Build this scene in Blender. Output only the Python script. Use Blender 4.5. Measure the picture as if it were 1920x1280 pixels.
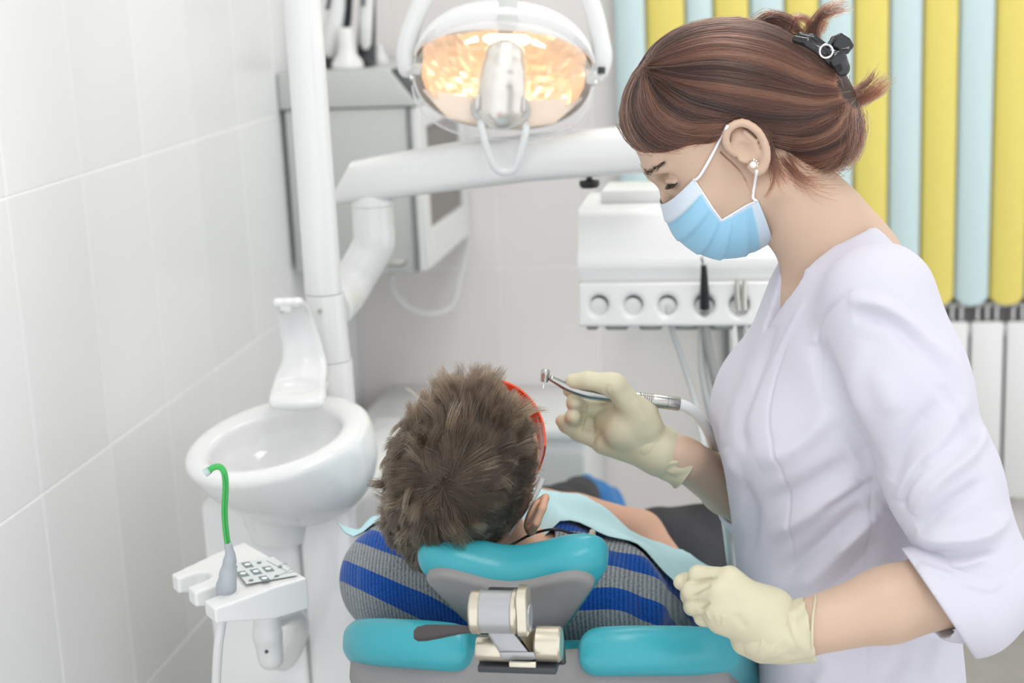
import bpy, bmesh, math, random
import numpy as np
import openvdb as vdb
from mathutils import Vector, Matrix
from mathutils.bvhtree import BVHTree

for o in list(bpy.data.objects):
    bpy.data.objects.remove(o)
scene = bpy.context.scene
COL = scene.collection
rng = np.random.default_rng(7)
random.seed(7)
PI = math.pi

# ------------------------------------------------------------------ camera
CAM_Z = 1.60
FPX, YAW, TILT, ROLL = 2952.3, 0.1762, 0.2297, -0.0452
def _axes():
    cy, sy = math.cos(YAW), math.sin(YAW)
    fw = np.array([-sy*math.cos(TILT), cy*math.cos(TILT), -math.sin(TILT)])
    r0 = np.array([cy, sy, 0.0]); u0 = np.cross(r0, fw)
    c, s = math.cos(ROLL), math.sin(ROLL)
    return c*r0+s*u0, -s*r0+c*u0, fw
CR, CU, CF = _axes()
C0 = np.array([0.0, 0.0, CAM_Z])
cam_data = bpy.data.cameras.new('camera')
cam_data.sensor_width = 36.0
cam_data.lens = FPX/1920*36.0
cam_data.clip_start = 0.05
cam_data.dof.use_dof = True
cam_data.dof.focus_distance = 1.80
cam_data.dof.aperture_fstop = 4.0
cam = bpy.data.objects.new('camera', cam_data)
M = Matrix.Identity(4)
for i in range(3):
    M[i][0], M[i][1], M[i][2], M[i][3] = CR[i], CU[i], -CF[i], C0[i]
cam.matrix_world = M
COL.objects.link(cam)
scene.camera = cam

# ------------------------------------------------------------------ world, lamps, exposure
world = bpy.data.worlds.new('world'); scene.world = world
world.use_nodes = True
bg = world.node_tree.nodes['Background']
bg.inputs[0].default_value = (0.95, 0.97, 1.0, 1)
bg.inputs[1].default_value = 0.66
vs = scene.view_settings
vs.view_transform = 'Standard'; vs.look = 'None'; vs.gamma = 1.0; vs.use_curve_mapping = False
vs.exposure = 1.17
scene.cycles.use_denoising = True
scene.cycles.max_bounces = 8
scene.cycles.transparent_max_bounces = 12
def area(name, loc, rot, sx, sy, power, col=(1, 1, 1)):
    l = bpy.data.lights.new(name, 'AREA'); l.shape = 'RECTANGLE'; l.size = sx; l.size_y = sy
    l.energy = power; l.color = col
    o = bpy.data.objects.new(name, l); o.location = loc; o.rotation_euler = rot
    COL.objects.link(o); return o
area('ceiling_panel_light_front', (0.15, 0.85, 2.72), (0, 0, 0), 0.6, 1.2, 3, (1, 0.985, 0.97))
area('ceiling_panel_light_rear', (-0.05, 2.75, 2.72), (0, 0, 0), 0.6, 1.2, 3, (1, 0.985, 0.97))

# ------------------------------------------------------------------ point helpers (world point seen at a photo pixel, on a plane / at a distance)
def ray(x, y):
    return CF + CR*((x-960)/FPX) - CU*((y-640)/FPX)
def P(x, y, Y):
    v = ray(x, y); return C0 + v*(Y/v[1])
def PX(x, y, X):
    v = ray(x, y); return C0 + v*(X/v[0])
def PZ(x, y, z):
    v = ray(x, y); return C0 + v*((z-CAM_Z)/v[2])
def proj(p):
    q = np.asarray(p, float)-C0; D = q@CF
    return np.stack([960+FPX*(q@CR)/D, 640-FPX*(q@CU)/D], -1)
def nrm(v):
    v = np.asarray(v, float); return v/np.linalg.norm(v)
RT = np.array([math.cos(YAW), math.sin(YAW), 0.0])      # horizontal, to the right of the view
LT = np.array([math.sin(YAW), -math.cos(YAW), 0.0])     # horizontal, towards the viewer
ZZ = np.array([0, 0, 1.0])

# ------------------------------------------------------------------ materials
def mat(name, col, rough=0.5, metal=0.0, spec=0.5, coat=0.0, noise=0.0, nscale=30.0, bump=0.0, bscale=200.0, sheen=0.0, sss=0.0, trans=0.0, sss_col=(1, .3, .2), alpha=1.0, ior=1.45):
    m = bpy.data.materials.new(name); m.use_nodes = True
    nt = m.node_tree; b = nt.nodes['Principled BSDF']
    b.inputs['Base Color'].default_value = (*col, 1)
    b.inputs['Roughness'].default_value = rough
    b.inputs['Metallic'].default_value = metal
    b.inputs['Specular IOR Level'].default_value = spec
    b.inputs['Coat Weight'].default_value = coat
    b.inputs['Coat Roughness'].default_value = 0.08
    b.inputs['Sheen Weight'].default_value = sheen
    b.inputs['Transmission Weight'].default_value = trans
    b.inputs['IOR'].default_value = ior
    b.inputs['Alpha'].default_value = alpha
    if sss:
        b.inputs['Subsurface Weight'].default_value = sss
        b.inputs['Subsurface Radius'].default_value = sss_col
        b.inputs['Subsurface Scale'].default_value = 0.008
    tc = nt.nodes.new('ShaderNodeTexCoord')
    if noise:
        n = nt.nodes.new('ShaderNodeTexNoise'); n.inputs['Scale'].default_value = nscale; n.inputs['Detail'].default_value = 4
        nt.links.new(tc.outputs['Object'], n.inputs['Vector'])
        mx = nt.nodes.new('ShaderNodeMix'); mx.data_type = 'RGBA'
        mx.inputs[6].default_value = (*[c*(1-noise) for c in col], 1)
        mx.inputs[7].default_value = (*[min(1, c*(1+noise)) for c in col], 1)
        nt.links.new(n.outputs['Fac'], mx.inputs[0]); nt.links.new(mx.outputs[2], b.inputs['Base Color'])
    if bump:
        n2 = nt.nodes.new('ShaderNodeTexNoise'); n2.inputs['Scale'].default_value = bscale; n2.inputs['Detail'].default_value = 3
        nt.links.new(tc.outputs['Object'], n2.inputs['Vector'])
        bp = nt.nodes.new('ShaderNodeBump'); bp.inputs['Strength'].default_value = bump; bp.inputs['Distance'].default_value = 0.002
        nt.links.new(n2.outputs['Fac'], bp.inputs['Height']); nt.links.new(bp.outputs['Normal'], b.inputs['Normal'])
    return m
def s2l(r, g, b):
    f = lambda c: (c/255/12.92) if c/255 <= 0.04045 else ((c/255+0.055)/1.055)**2.4
    return (f(r), f(g), f(b))

# ------------------------------------------------------------------ object helpers
def link(o, parent=None):
    COL.objects.link(o)
    if parent is not None:
        o.parent = parent
    return o
def tag(o, label=None, cat=None, group=None, kind=None):
    if label: o['label'] = label
    if cat: o['category'] = cat
    if group: o['group'] = group
    if kind: o['kind'] = kind
    return o
def empty(name, loc, label=None, cat=None, group=None, kind=None):
    o = bpy.data.objects.new(name, None); o.location = tuple(loc); o.empty_display_size = 0.05
    COL.objects.link(o); return tag(o, label, cat, group, kind)
def place(o, parent):
    """parent a world-space mesh under an unrotated empty / object without moving it"""
    if parent is not None:
        o.parent = parent
        p, base = parent, Vector((0, 0, 0))
        while p is not None:
            base += p.location; p = p.parent
        o.location = o.location - base
    return o
def mesh_obj(name, V, F, m, parent=None, smooth=True):
    """V in world space; the object gets its origin at its own middle"""
    V = np.asarray(V, float)
    c = (V.min(0)+V.max(0))/2
    me = bpy.data.meshes.new(name)
    me.from_pydata((V-c).tolist(), [], F if isinstance(F, list) else np.asarray(F).tolist())
    me.update()
    if smooth:
        me.shade_smooth()
    if m is not None:
        me.materials.append(m)
    o = bpy.data.objects.new(name, me); o.location = tuple(c)
    COL.objects.link(o)
    return place(o, parent)
class MB:
    """bmesh collector for one mesh"""
    def __init__(s): s.bm = bmesh.new()
    def quadbox(s, c8, bev=0.0, seg=2):
        vs_ = [s.bm.verts.new(tuple(p)) for p in c8]
        fs = [s.bm.faces.new([vs_[i] for i in f]) for f in ((0, 3, 2, 1), (4, 5, 6, 7), (0, 1, 5, 4), (1, 2, 6, 5), (2, 3, 7, 6), (3, 0, 4, 7))]
        if bev > 0:
            es = list({e for f in fs for e in f.edges})
            bmesh.ops.bevel(s.bm, geom=es+vs_, offset=bev, segments=seg, profile=0.5, affect='EDGES')
        return s
    def box(s, c, half, ax=None, bev=0.0, seg=2):
        c = np.asarray(c, float); ax = np.eye(3) if ax is None else np.asarray(ax, float)
        h = half
        pts = []
        for z in (-1, 1):
            for (x, y) in ((-1, -1), (1, -1), (1, 1), (-1, 1)):
                pts.append(c+ax[0]*h[0]*x+ax[1]*h[1]*y+ax[2]*h[2]*z)
        return s.quadbox(pts, bev, seg)
    def prism(s, pts, vec, bev=0.0, seg=2):
        vec = np.asarray(vec, float)
        a = [s.bm.verts.new(tuple(p)) for p in pts]; b = [s.bm.verts.new(tuple(np.asarray(p)+vec)) for p in pts]
        n = len(a); fs = [s.bm.faces.new(a[::-1]), s.bm.faces.new(b)]
        for i in range(n):
            fs.append(s.bm.faces.new([a[i], a[(i+1) % n], b[(i+1) % n], b[i]]))
        if bev > 0:
            es = [e for e in fs[0].edges]+[e for e in fs[1].edges]
            bmesh.ops.bevel(s.bm, geom=es, offset=bev, segments=seg, profile=0.5, affect='EDGES')
        return s
    def rings(s, R, cap=True, closed=False):
        """loft through rings (lists of points)"""
        vr = [[s.bm.verts.new(tuple(p)) for p in r] for r in R]
        n = len(vr[0]); k = len(vr)
        for i in range(k if closed else k-1):
            a, b = vr[i], vr[(i+1) % k]
            for j in range(n):
                s.bm.faces.new([a[j], a[(j+1) % n], b[(j+1) % n], b[j]])
        if cap and not closed:
            s.bm.faces.new(vr[0][::-1]); s.bm.faces.new(vr[-1])
        return s
    def tube(s, pts, rad, n=12, cap=True):
        pts = np.asarray(pts, float); rad = np.broadcast_to(np.asarray(rad, float), (len(pts),))
        R = []; ref = None
        for i in range(len(pts)):
            t = nrm(pts[min(i+1, len(pts)-1)]-pts[max(i-1, 0)])
            if ref is None:
                ref = np.cross(t, [0, 0, 1.0]) if abs(t[2]) < 0.9 else np.cross(t, [1.0, 0, 0])
            ref = nrm(ref-t*(ref@t)); b = np.cross(t, ref)
            R.append([pts[i]+rad[i]*(ref*math.cos(2*PI*j/n)+b*math.sin(2*PI*j/n)) for j in range(n)])
        return s.rings(R, cap)
    def lathe(s, prof, c, ax=(0, 0, 1), n=32, ref=None, sx=1.0, sy=1.0):
        """prof: (radius, height) pairs"""
        ax = nrm(ax); c = np.asarray(c, float)
        u = nrm(np.cross(ax, [0, 1.0, 0.02])) if ref is None else nrm(np.asarray(ref)-ax*(np.asarray(ref)@ax))
        v = np.cross(ax, u)
        R = [[c+ax*h+max(r, 1e-5)*(u*sx*math.cos(2*PI*j/n)+v*sy*math.sin(2*PI*j/n)) for j in range(n)] for r, h in prof]
        return s.rings(R, True)
    def build(s, name, m, parent=None, smooth=True, auto=40, label=None):
        bmesh.ops.recalc_face_normals(s.bm, faces=s.bm.faces)
        co = np.array([v.co[:] for v in s.bm.verts]); c = (co.min(0)+co.max(0))/2
        for v in s.bm.verts:
            v.co -= Vector(c)
        me = bpy.data.meshes.new(name); s.bm.to_mesh(me); s.bm.free()
        if smooth:
            me.shade_smooth()
            if auto:
                me.set_sharp_from_angle(angle=math.radians(auto))
        if m is not None:
            me.materials.append(m)
        o = bpy.data.objects.new(name, me); o.location = tuple(c); COL.objects.link(o)
        if label: o['label'] = label
        return place(o, parent)
def spline(pts, n):
    """Catmull-Rom through pts (any dimension), n samples"""
    p = np.asarray(pts, float); k = len(p)
    d = np.concatenate([[0], np.cumsum(np.linalg.norm(np.diff(p, axis=0), axis=1)**0.5+1e-9)])
    t = np.linspace(0, d[-1], n); out = np.empty((n, p.shape[1]))
    m = np.zeros_like(p)
    for i in range(k):
        a, b = max(i-1, 0), min(i+1, k-1)
        m[i] = (p[b]-p[a])/(d[b]-d[a])
    for q, tt in enumerate(t):
        i = min(np.searchsorted(d, tt, 'right')-1, k-2); h = d[i+1]-d[i]; s_ = (tt-d[i])/h
        out[q] = (2*s_**3-3*s_**2+1)*p[i]+(s_**3-2*s_**2+s_)*h*m[i]+(-2*s_**3+3*s_**2)*p[i+1]+(s_**3-s_**2)*h*m[i+1]
    return out

# ------------------------------------------------------------------ signed distance modelling -> one continuous surface
class SDF:
    def __init__(s, lo, hi, res):
        s.lo = np.asarray(lo, float); s.res = res
        s.n = np.ceil((np.asarray(hi, float)-s.lo)/res).astype(int)+1
        s.f = np.full(s.n, 0.05, np.float32)
        s.ax = [(s.lo[i]+res*np.arange(s.n[i])).astype(np.float32) for i in range(3)]
    def _win(s, lo, hi):
        a = np.clip(np.floor((np.asarray(lo)-s.lo)/s.res).astype(int), 0, s.n-1)
        b = np.clip(np.ceil((np.asarray(hi)-s.lo)/s.res).astype(int)+1, 1, s.n)
        b = np.maximum(b, a+1)
        sl = tuple(slice(int(a[i]), int(b[i])) for i in range(3))
        X = s.ax[0][sl[0]][:, None, None]; Y = s.ax[1][sl[1]][None, :, None]; Zq = s.ax[2][sl[2]][None, None, :]
        return sl, X, Y, Zq
    def _merge(s, sl, d, k, mode):
        a = s.f[sl]
        if mode == 'sub':
            d = -d
            if k > 0:
                h = np.clip(0.5-0.5*(d-a)/k, 0, 1); s.f[sl] = a*h+d*(1-h)+k*h*(1-h)  # smooth max
            else:
                s.f[sl] = np.maximum(a, d)
        elif mode == 'int':
            s.f[sl] = np.maximum(a, d)
        else:
            if k > 0:
                h = np.clip(0.5+0.5*(d-a)/k, 0, 1); s.f[sl] = a*h+d*(1-h)-k*h*(1-h)
            else:
                s.f[sl] = np.minimum(a, d)
    def ell(s, c, r, ax=None, k=0.01, mode='add'):
        c = np.asarray(c, float); r = np.asarray(r, float); ax = np.eye(3) if ax is None else np.asarray(ax, float)
        e = np.sqrt(((ax*r[:, None])**2).sum(0))+k+4*s.res
        sl, X, Y, Zq = s._win(c-e, c+e)
        dx, dy, dz = X-c[0], Y-c[1], Zq-c[2]
        q0 = 0; q1 = 0
        for i in range(3):
            t = dx*ax[i][0]+dy*ax[i][1]+dz*ax[i][2]
            q0 = q0+(t/r[i])**2; q1 = q1+(t/r[i]**2)**2
        k0 = np.sqrt(q0)+1e-6; k1 = np.sqrt(q1)+1e-6
        s._merge(sl, (k0*(k0-1)/k1).astype(np.float32), k, mode); return s
    def cone(s, a, b, ra, rb, k=0.01, mode='add', flat=None):
        """tapered capsule; flat=(axis, factor) squeezes it along an axis"""
        a = np.asarray(a, float); b = np.asarray(b, float); R = max(ra, rb)*(1.0 if flat is None else max(1, flat[1]))+k+4*s.res
        sl, X, Y, Zq = s._win(np.minimum(a, b)-R, np.maximum(a, b)+R)
        ab = b-a; L2 = ab@ab+1e-12
        dx, dy, dz = X-a[0], Y-a[1], Zq-a[2]
        t = np.clip((dx*ab[0]+dy*ab[1]+dz*ab[2])/L2, 0, 1)
        dx, dy, dz = dx-t*ab[0], dy-t*ab[1], dz-t*ab[2]
        q = dx*dx+dy*dy+dz*dz
        if flat is not None:
            n = flat[0]; w = dx*n[0]+dy*n[1]+dz*n[2]
            q = q+w*w*(1/flat[1]**2-1)
        d = np.sqrt(q)-(ra+(rb-ra)*t)
        s._merge(sl, d.astype(np.float32), k, mode); return s
    def tube(s, pts, rad, k=0.01, mode='add', flat=None):
        rad = np.broadcast_to(np.asarray(rad, float), (len(pts),))
        for i in range(len(pts)-1):
            s.cone(pts[i], pts[i+1], rad[i], rad[i+1], k if i == 0 else min(k, 0.5*min(rad[i], rad[i+1])), mode, flat)
        return s
    def fn(s, f, lo, hi, k=0.0, mode='add'):
        sl, X, Y, Zq = s._win(lo, hi)
        s._merge(sl, np.asarray(f(X, Y, Zq), np.float32), k, mode); return s
    def mesh(s, adapt=0.0):
        G = vdb.FloatGrid(background=float(3*s.res))
        f = s.f.copy(); w = float(3*s.res)
        for ax_ in range(3):
            for e in (0, -1):
                ix = [slice(None)]*3; ix[ax_] = e; f[tuple(ix)] = np.maximum(f[tuple(ix)], 0.6*s.res)
        G.copyFromArray(np.clip(f, -w, w), tolerance=0)
        p, q = G.convertToQuads(isovalue=0.0)
        p = p.astype(float)*s.res+s.lo
        a, b, c, d = (p[q[:, i]] for i in range(4))
        vol = np.einsum('ij,ij->', a, np.cross(b, c))+np.einsum('ij,ij->', a, np.cross(c, d))
        if vol < 0:
            q = q[:, ::-1]
        return p, q.astype(int)
def vnormals(V, Q):
    n = np.zeros_like(V)
    fn_ = np.cross(V[Q[:, 2]]-V[Q[:, 0]], V[Q[:, 3]]-V[Q[:, 1]])
    for i in range(4):
        np.add.at(n, Q[:, i], fn_)
    return n/(np.linalg.norm(n, axis=1, keepdims=True)+1e-12)
def relax(V, Q, it=2, w=0.5):
    for _ in range(it):
        acc = np.zeros_like(V); cnt = np.zeros(len(V))
        for i in range(4):
            np.add.at(acc, Q[:, i], V[Q[:, (i+1) % 4]]+V[Q[:, (i-1) % 4]]); np.add.at(cnt, Q[:, i], 2)
        V = V*(1-w)+w*acc/np.maximum(cnt, 1)[:, None]
    return V
def subdiv(V, Q):
    E = np.concatenate([np.sort(Q[:, [i, (i+1) % 4]], 1) for i in range(4)])
    U, inv = np.unique(E, axis=0, return_inverse=True); inv = inv.ravel()
    nq, nv, ne = len(Q), len(V), len(U)
    W = np.concatenate([V, V[U].mean(1), V[Q].mean(1)])
    e = [nv+inv[i*nq:(i+1)*nq] for i in range(4)]; c = nv+ne+np.arange(nq)
    return W, np.concatenate([np.stack([Q[:, i], e[i], c, e[(i-1) % 4]], 1) for i in range(4)])
def polydist(xy, pl):
    """distance in 2-D from points xy to polyline pl, plus signed side"""
    pl = np.asarray(pl, float); best = np.full(len(xy), 1e9); tt = np.zeros(len(xy)); sd = np.zeros(len(xy))
    n = len(pl)-1
    for i in range(n):
        a, b = pl[i], pl[i+1]; ab = b-a
        t = np.clip(((xy-a)@ab)/(ab@ab+1e-12), 0, 1)
        q = xy-(a+t[:, None]*ab); d = np.hypot(q[:, 0], q[:, 1])
        m = d < best
        best[m] = d[m]; tt[m] = (i+t[m])/n; sd[m] = np.sign(ab[0]*q[m, 1]-ab[1]*q[m, 0])
    return best, tt, sd
def mxm(L):
    r = L[0]
    for q in L[1:]:
        r = np.maximum(r, q)
    return r
def hair_obj(name, strands, r0, r1, m, parent, tone=None):
    """strands: list of (k,3) world arrays -> a Curves object of tapered hairs"""
    hc = bpy.data.hair_curves.new(name)
    sizes = [len(s_) for s_ in strands]
    hc.add_curves(sizes)
    pos = np.concatenate(strands).astype(np.float32)
    c = (pos.min(0)+pos.max(0))/2
    hc.attributes['position'].data.foreach_set('vector', (pos-c).ravel())
    rad = np.concatenate([np.linspace(r0, r1, k) for k in sizes]).astype(np.float32)
    at = hc.attributes.get('radius') or hc.attributes.new('radius', 'FLOAT', 'POINT')
    at.data.foreach_set('value', rad)
    if tone is not None:
        ta = hc.attributes.new('tone', 'FLOAT', 'POINT')
        ta.data.foreach_set('value', np.concatenate([np.clip(np.full(k, t)+np.linspace(-.12, .18, k), 0, 1) for k, t in zip(sizes, tone)]).astype(np.float32))
    hc.materials.append(m)
    o = bpy.data.objects.new(name, hc); o.location = tuple(float(v) for v in c); COL.objects.link(o)
    return place(o, parent)
# ================================================================== materials
m_tile = [mat('wall_tile_glaze_%d' % i, c, 0.22, spec=0.5, noise=0.03, nscale=3) for i, c in enumerate([(0.83, 0.83, 0.835), (0.815, 0.815, 0.82), (0.84, 0.84, 0.845), (0.82, 0.785, 0.77), (0.81, 0.775, 0.757), (0.83, 0.795, 0.78)])]  # last three: same tile, the back wall's warmer light tinted into its colour
m_grout = mat('tile_grout', (0.92, 0.92, 0.91), 0.9, bump=0.2)
m_ceil = mat('ceiling_paint', (0.85, 0.85, 0.84), 0.9, bump=0.1, bscale=60)
m_floor = mat('floor_lino', (0.40, 0.38, 0.34), 0.35, noise=0.12, nscale=14)
m_white = mat('white_lacquer', (0.78, 0.785, 0.78), 0.22, spec=0.5, coat=0.35, noise=0.01, nscale=6)
m_whitem = mat('white_plastic', (0.76, 0.765, 0.76), 0.35, spec=0.45, noise=0.01, nscale=8)
m_ceram = mat('white_ceramic', (0.84, 0.845, 0.84), 0.10, spec=0.6, coat=0.5, noise=0.01, nscale=5)
m_greyp = mat('pale_grey_panel', (0.56, 0.575, 0.56), 0.4, noise=0.03, nscale=5)
m_dgrey = mat('dark_grey_plastic', (0.045, 0.05, 0.055), 0.4, noise=0.1)
m_black = mat('black_plastic', (0.012, 0.012, 0.014), 0.3, noise=0.1)
m_seam = mat('dark_seam', (0.25, 0.25, 0.25), 0.8)
m_seam2 = mat('grey_seam', (0.42, 0.42, 0.42), 0.8)
m_base = mat('dark_baseboard', (0.20, 0.19, 0.18), 0.5, noise=0.1)
m_metal = mat('brushed_steel', (0.62, 0.60, 0.56), 0.28, 1.0, noise=0.05, nscale=60)
m_champ = mat('champagne_metal', (0.66, 0.61, 0.50), 0.30, 0.85, noise=0.04, nscale=60)
m_chrome = mat('chrome', (0.8, 0.8, 0.8), 0.12, 1.0)
m_yel = mat('yellow_blind_fabric', s2l(234, 217, 116), 0.6, noise=0.04, nscale=40, bump=0.15, bscale=500)
m_blu = mat('pale_blue_blind_fabric', s2l(205, 226, 228), 0.6, noise=0.03, nscale=40, bump=0.15, bscale=500)
m_rad = mat('white_radiator_enamel', (0.84, 0.84, 0.83), 0.35)

# ================================================================== room shell
XL, YB, ZC, XR, YN = -1.10, 3.883, 2.75, 2.30, -0.9
def slab(name, lo, hi, m, parent=None):
    lo = np.array(lo); hi = np.array(hi)
    return MB().box((lo+hi)/2, (hi-lo)/2).build(name, m, parent, smooth=False)
floor = tag(slab('floor', (XL-0.1, 0.75, -0.1), (XR, YB+0.1, 0.0), m_floor), kind='structure')
ceiling = tag(slab('ceiling', (XL-0.1, YN, ZC), (XR, YB+0.1, ZC+0.1), m_ceil), kind='structure')
GR = 0.0016
wall_left = tag(slab('wall_left', (XL-0.12, YN, 0.0), (XL-GR, YB+0.1, ZC), m_grout), kind='structure')
wall_back = tag(slab('wall_back', (XL-0.12, YB+GR, 0.0), (XR, YB+0.12, ZC), m_grout), kind='structure')
# ceiling light panels
m_emit = bpy.data.materials.new('led_diffuser'); m_emit.use_nodes = True
_b = m_emit.node_tree.nodes['Principled BSDF']; _b.inputs['Emission Color'].default_value = (1, 0.98, 0.95, 1); _b.inputs['Emission Strength'].default_value = 1.4
for (x, y) in ((0.15, 0.85), (-0.05, 2.75)):
    t = MB()
    for sx, sy, hx, hy in ((-0.31, 0, 0.012, 0.622), (0.31, 0, 0.012, 0.622), (0, -0.61, 0.3, 0.012), (0, 0.61, 0.3, 0.012)):
        t.box((x+sx, y+sy, ZC-0.012), (hx, hy, 0.0125), bev=0.003)
    fr = t.build('ceiling_light', m_whitem)
    tag(fr, 'flat white ceiling light panel ' + ('above the viewer and the headrest' if y < 2 else 'above the low cabinet end of the room'), 'ceiling light', 'ceiling light panels')
    MB().box((x, y, ZC-0.006), (0.297, 0.597, 0.004)).build('diffuser', m_emit, fr, smooth=False)

# wall tiles: every tile is a piece of its own, shared mesh
TW, TH, JO = 0.2514, 0.4485, 0.0030
def tile_mesh(m):
    b = MB().box((0, 0, 0), ((TW-JO)/2, 0.004, (TH-JO)/2), bev=0.0012, seg=1)
    bmesh.ops.recalc_face_normals(b.bm, faces=b.bm.faces)
    me = bpy.data.meshes.new('tile'); b.bm.to_mesh(me); b.bm.free(); me.materials.append(m); return me
tms = [tile_mesh(m) for m in m_tile]
ZJ = CAM_Z-0.282
def tile(x, y, z, rz, par, w=1.0, h=1.0):
    o = bpy.data.objects.new('tile', random.choice(tms[:3] if par is wall_left else tms[3:])); o.parent = par
    b = par.location
    o.location = (x-b.x, y-b.y, z-b.z); o.rotation_euler = (random.uniform(-.0006, .0006), 0, rz+random.uniform(-.0006, .0006)); o.scale = (w, 1, h)
    COL.objects.link(o)
zs = []
k = -4
while ZJ+k*TH < ZC:
    a, b = max(ZJ+k*TH, 0.0), min(ZJ+(k+1)*TH, ZC)
    if b-a > 0.03: zs.append(((a+b)/2, (b-a)/TH))
    k += 1
ys = []
k = -12
while 2.097+k*TW < YB:
    a, b = max(2.097+k*TW, YN), min(2.097+(k+1)*TW, YB)
    if b-a > 0.015: ys.append(((a+b)/2, (b-a)/TW))
    k += 1
for y, w in ys:
    for z, h in zs:
        tile(XL-0.004, y, z, PI/2, wall_left, w, h)
xb = P(929, 358, YB)[0]
k = int((XL-xb)/TW)-1
while xb+k*TW < XR:
    a, b = max(xb+k*TW, XL), min(xb+(k+1)*TW, XR)
    if b-a > 0.015:
        for z, h in zs:
            tile((a+b)/2, YB+0.004, z, 0, wall_back, (b-a)/TW, h)
    k += 1
tag(slab('baseboard_back', (0.0, YB-0.012, 0.0), (XR, YB-0.0005, 0.09), m_base), kind='structure')

# ================================================================== vertical blind
blind = empty('vertical_blind', P(1500, 0, YB-0.06), 'vertical window blind of alternating yellow and pale blue slats above the white radiator', 'blind')
YS = YB-0.075
edges0 = [1150, 1209, 1284, 1336, 1404, 1470, 1535, 1600, 1668, 1731, 1799, 1867, 1936, 2004, 2072, 2140]
zb = P(1820, 571, YS)[2]
def slat(i, x0, x1, m):
    xc, w = (x0+x1)/2, (x1-x0)*0.97
    n, hr = 9, w/2
    zr = list(np.linspace(0, 1, 8))+[1.5, 3, 6, 12, 20, 26, 27.5]
    # rows rise from the rounded hem; columns cross the slat on a shallow arc
    V = []; Fq = []
    rows = []
    for q in zr:
        z = zb+hr*q*0.62 if q <= 1 else zb+hr*0.62+(q-1)*0.067
        z = min(z, 2.6)
        half = hr*math.sqrt(max(0.0004, 1-(1-min(q, 1))**2))
        rows.append((z, half))
    tw = 0.12
    for side in (0, 1):
        for z, half in rows:
            for j in range(n):
                u = -1+2*j/(n-1); a = u*half
                d = -0.011*(1-(a/hr)**2)-tw*a
                V.append((xc+a, YS+d+(0.0014 if side else 0), z))
    R = len(rows)
    for s in (0, 1):
        for r in range(R-1):
            for j in range(n-1):
                a = s*R*n+r*n+j; f = [a, a+1, a+n+1, a+n]
                Fq.append(f if s == 0 else f[::-1])
    for r in range(R-1):
        for j in (0, n-1):
            a, b = r*n+j, (r+1)*n+j
            Fq.append([a, b, b+R*n, a+R*n] if j == 0 else [b, a, a+R*n, b+R*n])
    return mesh_obj('slat', V, Fq, m, blind)
for i in range(len(edges0)-1):
    slat(i, P(edges0[i], 0, YS)[0], P(edges0[i+1], 0, YS)[0], m_blu if i % 2 == 0 else m_yel)
xa, xz = P(1140, 0, YS)[0], P(2150, 0, YS)[0]
MB().box(((xa+xz)/2, YB-0.045, 2.625), ((xz-xa)/2, 0.045, 0.025), bev=0.004).build('head_rail', m_whitem, blind)

# ================================================================== radiator
rad = empty('radiator', (P(1850, 800, YB)[0], YB-0.06, P(1850, 930, YB)[2]), 'white sectional panel radiator on the tiled wall beneath the blind', 'radiator')
x_a = P(1817, 700, YB-0.09)[0]; pit = P(1883, 700, YB-0.09)[0]-x_a
z0r, z1r = P(1880, 934, YB-0.09)[2], P(1850, 604, YB-0.09)[2]
for k in range(-7, 6):
    x0 = x_a+k*pit; xm = x0+pit/2
    MB().box((xm, YB-0.084, (z0r+z1r)/2), (pit/2-0.0035, 0.006, (z1r-z0r)/2), bev=0.004).build('section_panel', m_rad, rad)
    f = MB()
    f.box((xm, YB-0.045, (z0r+z1r)/2), (0.010, 0.033, (z1r-z0r)/2-0.01))
    for q in (-0.022, 0, 0.022):
        f.box((xm+q, YB-0.045, z1r+0.018), (0.0022, 0.034, 0.017), bev=0.001, seg=1)
    f.box((xm, YB-0.045, z1r+0.033), (pit/2, 0.003, 0.004))
    f.build('section_fins', m_rad, rad)
MB().box((x_a-pit, YB-0.03, (z0r+z1r)/2+0.02), (pit*6.2, 0.012, (z1r-z0r)/2+0.02)).build('back_plate', m_seam, rad)
for z in (z0r+0.03, z1r-0.03):
    MB().tube([(x_a-7*pit, YB-0.045, z), (x_a+6*pit, YB-0.045, z)], 0.016).build('collector_pipe', m_rad, rad)
MB().box((x_a+1.25*pit, YB-0.05, z0r-0.004), (0.018, 0.02, 0.012), bev=0.005).build('bracket', m_champ, rad)
zp = P(1913, 1036, YB-0.05)[2]
pp = MB().tube([(x_a+0.75*pit, YB-0.035, zp), (x_a+1.05*pit, YB-0.035, zp), (XR-0.02, YB-0.035, zp)], 0.017).build('heating_pipe', m_rad)
tag(pp, 'white heating pipe running low along the wall under the radiator', 'pipe')

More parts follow.
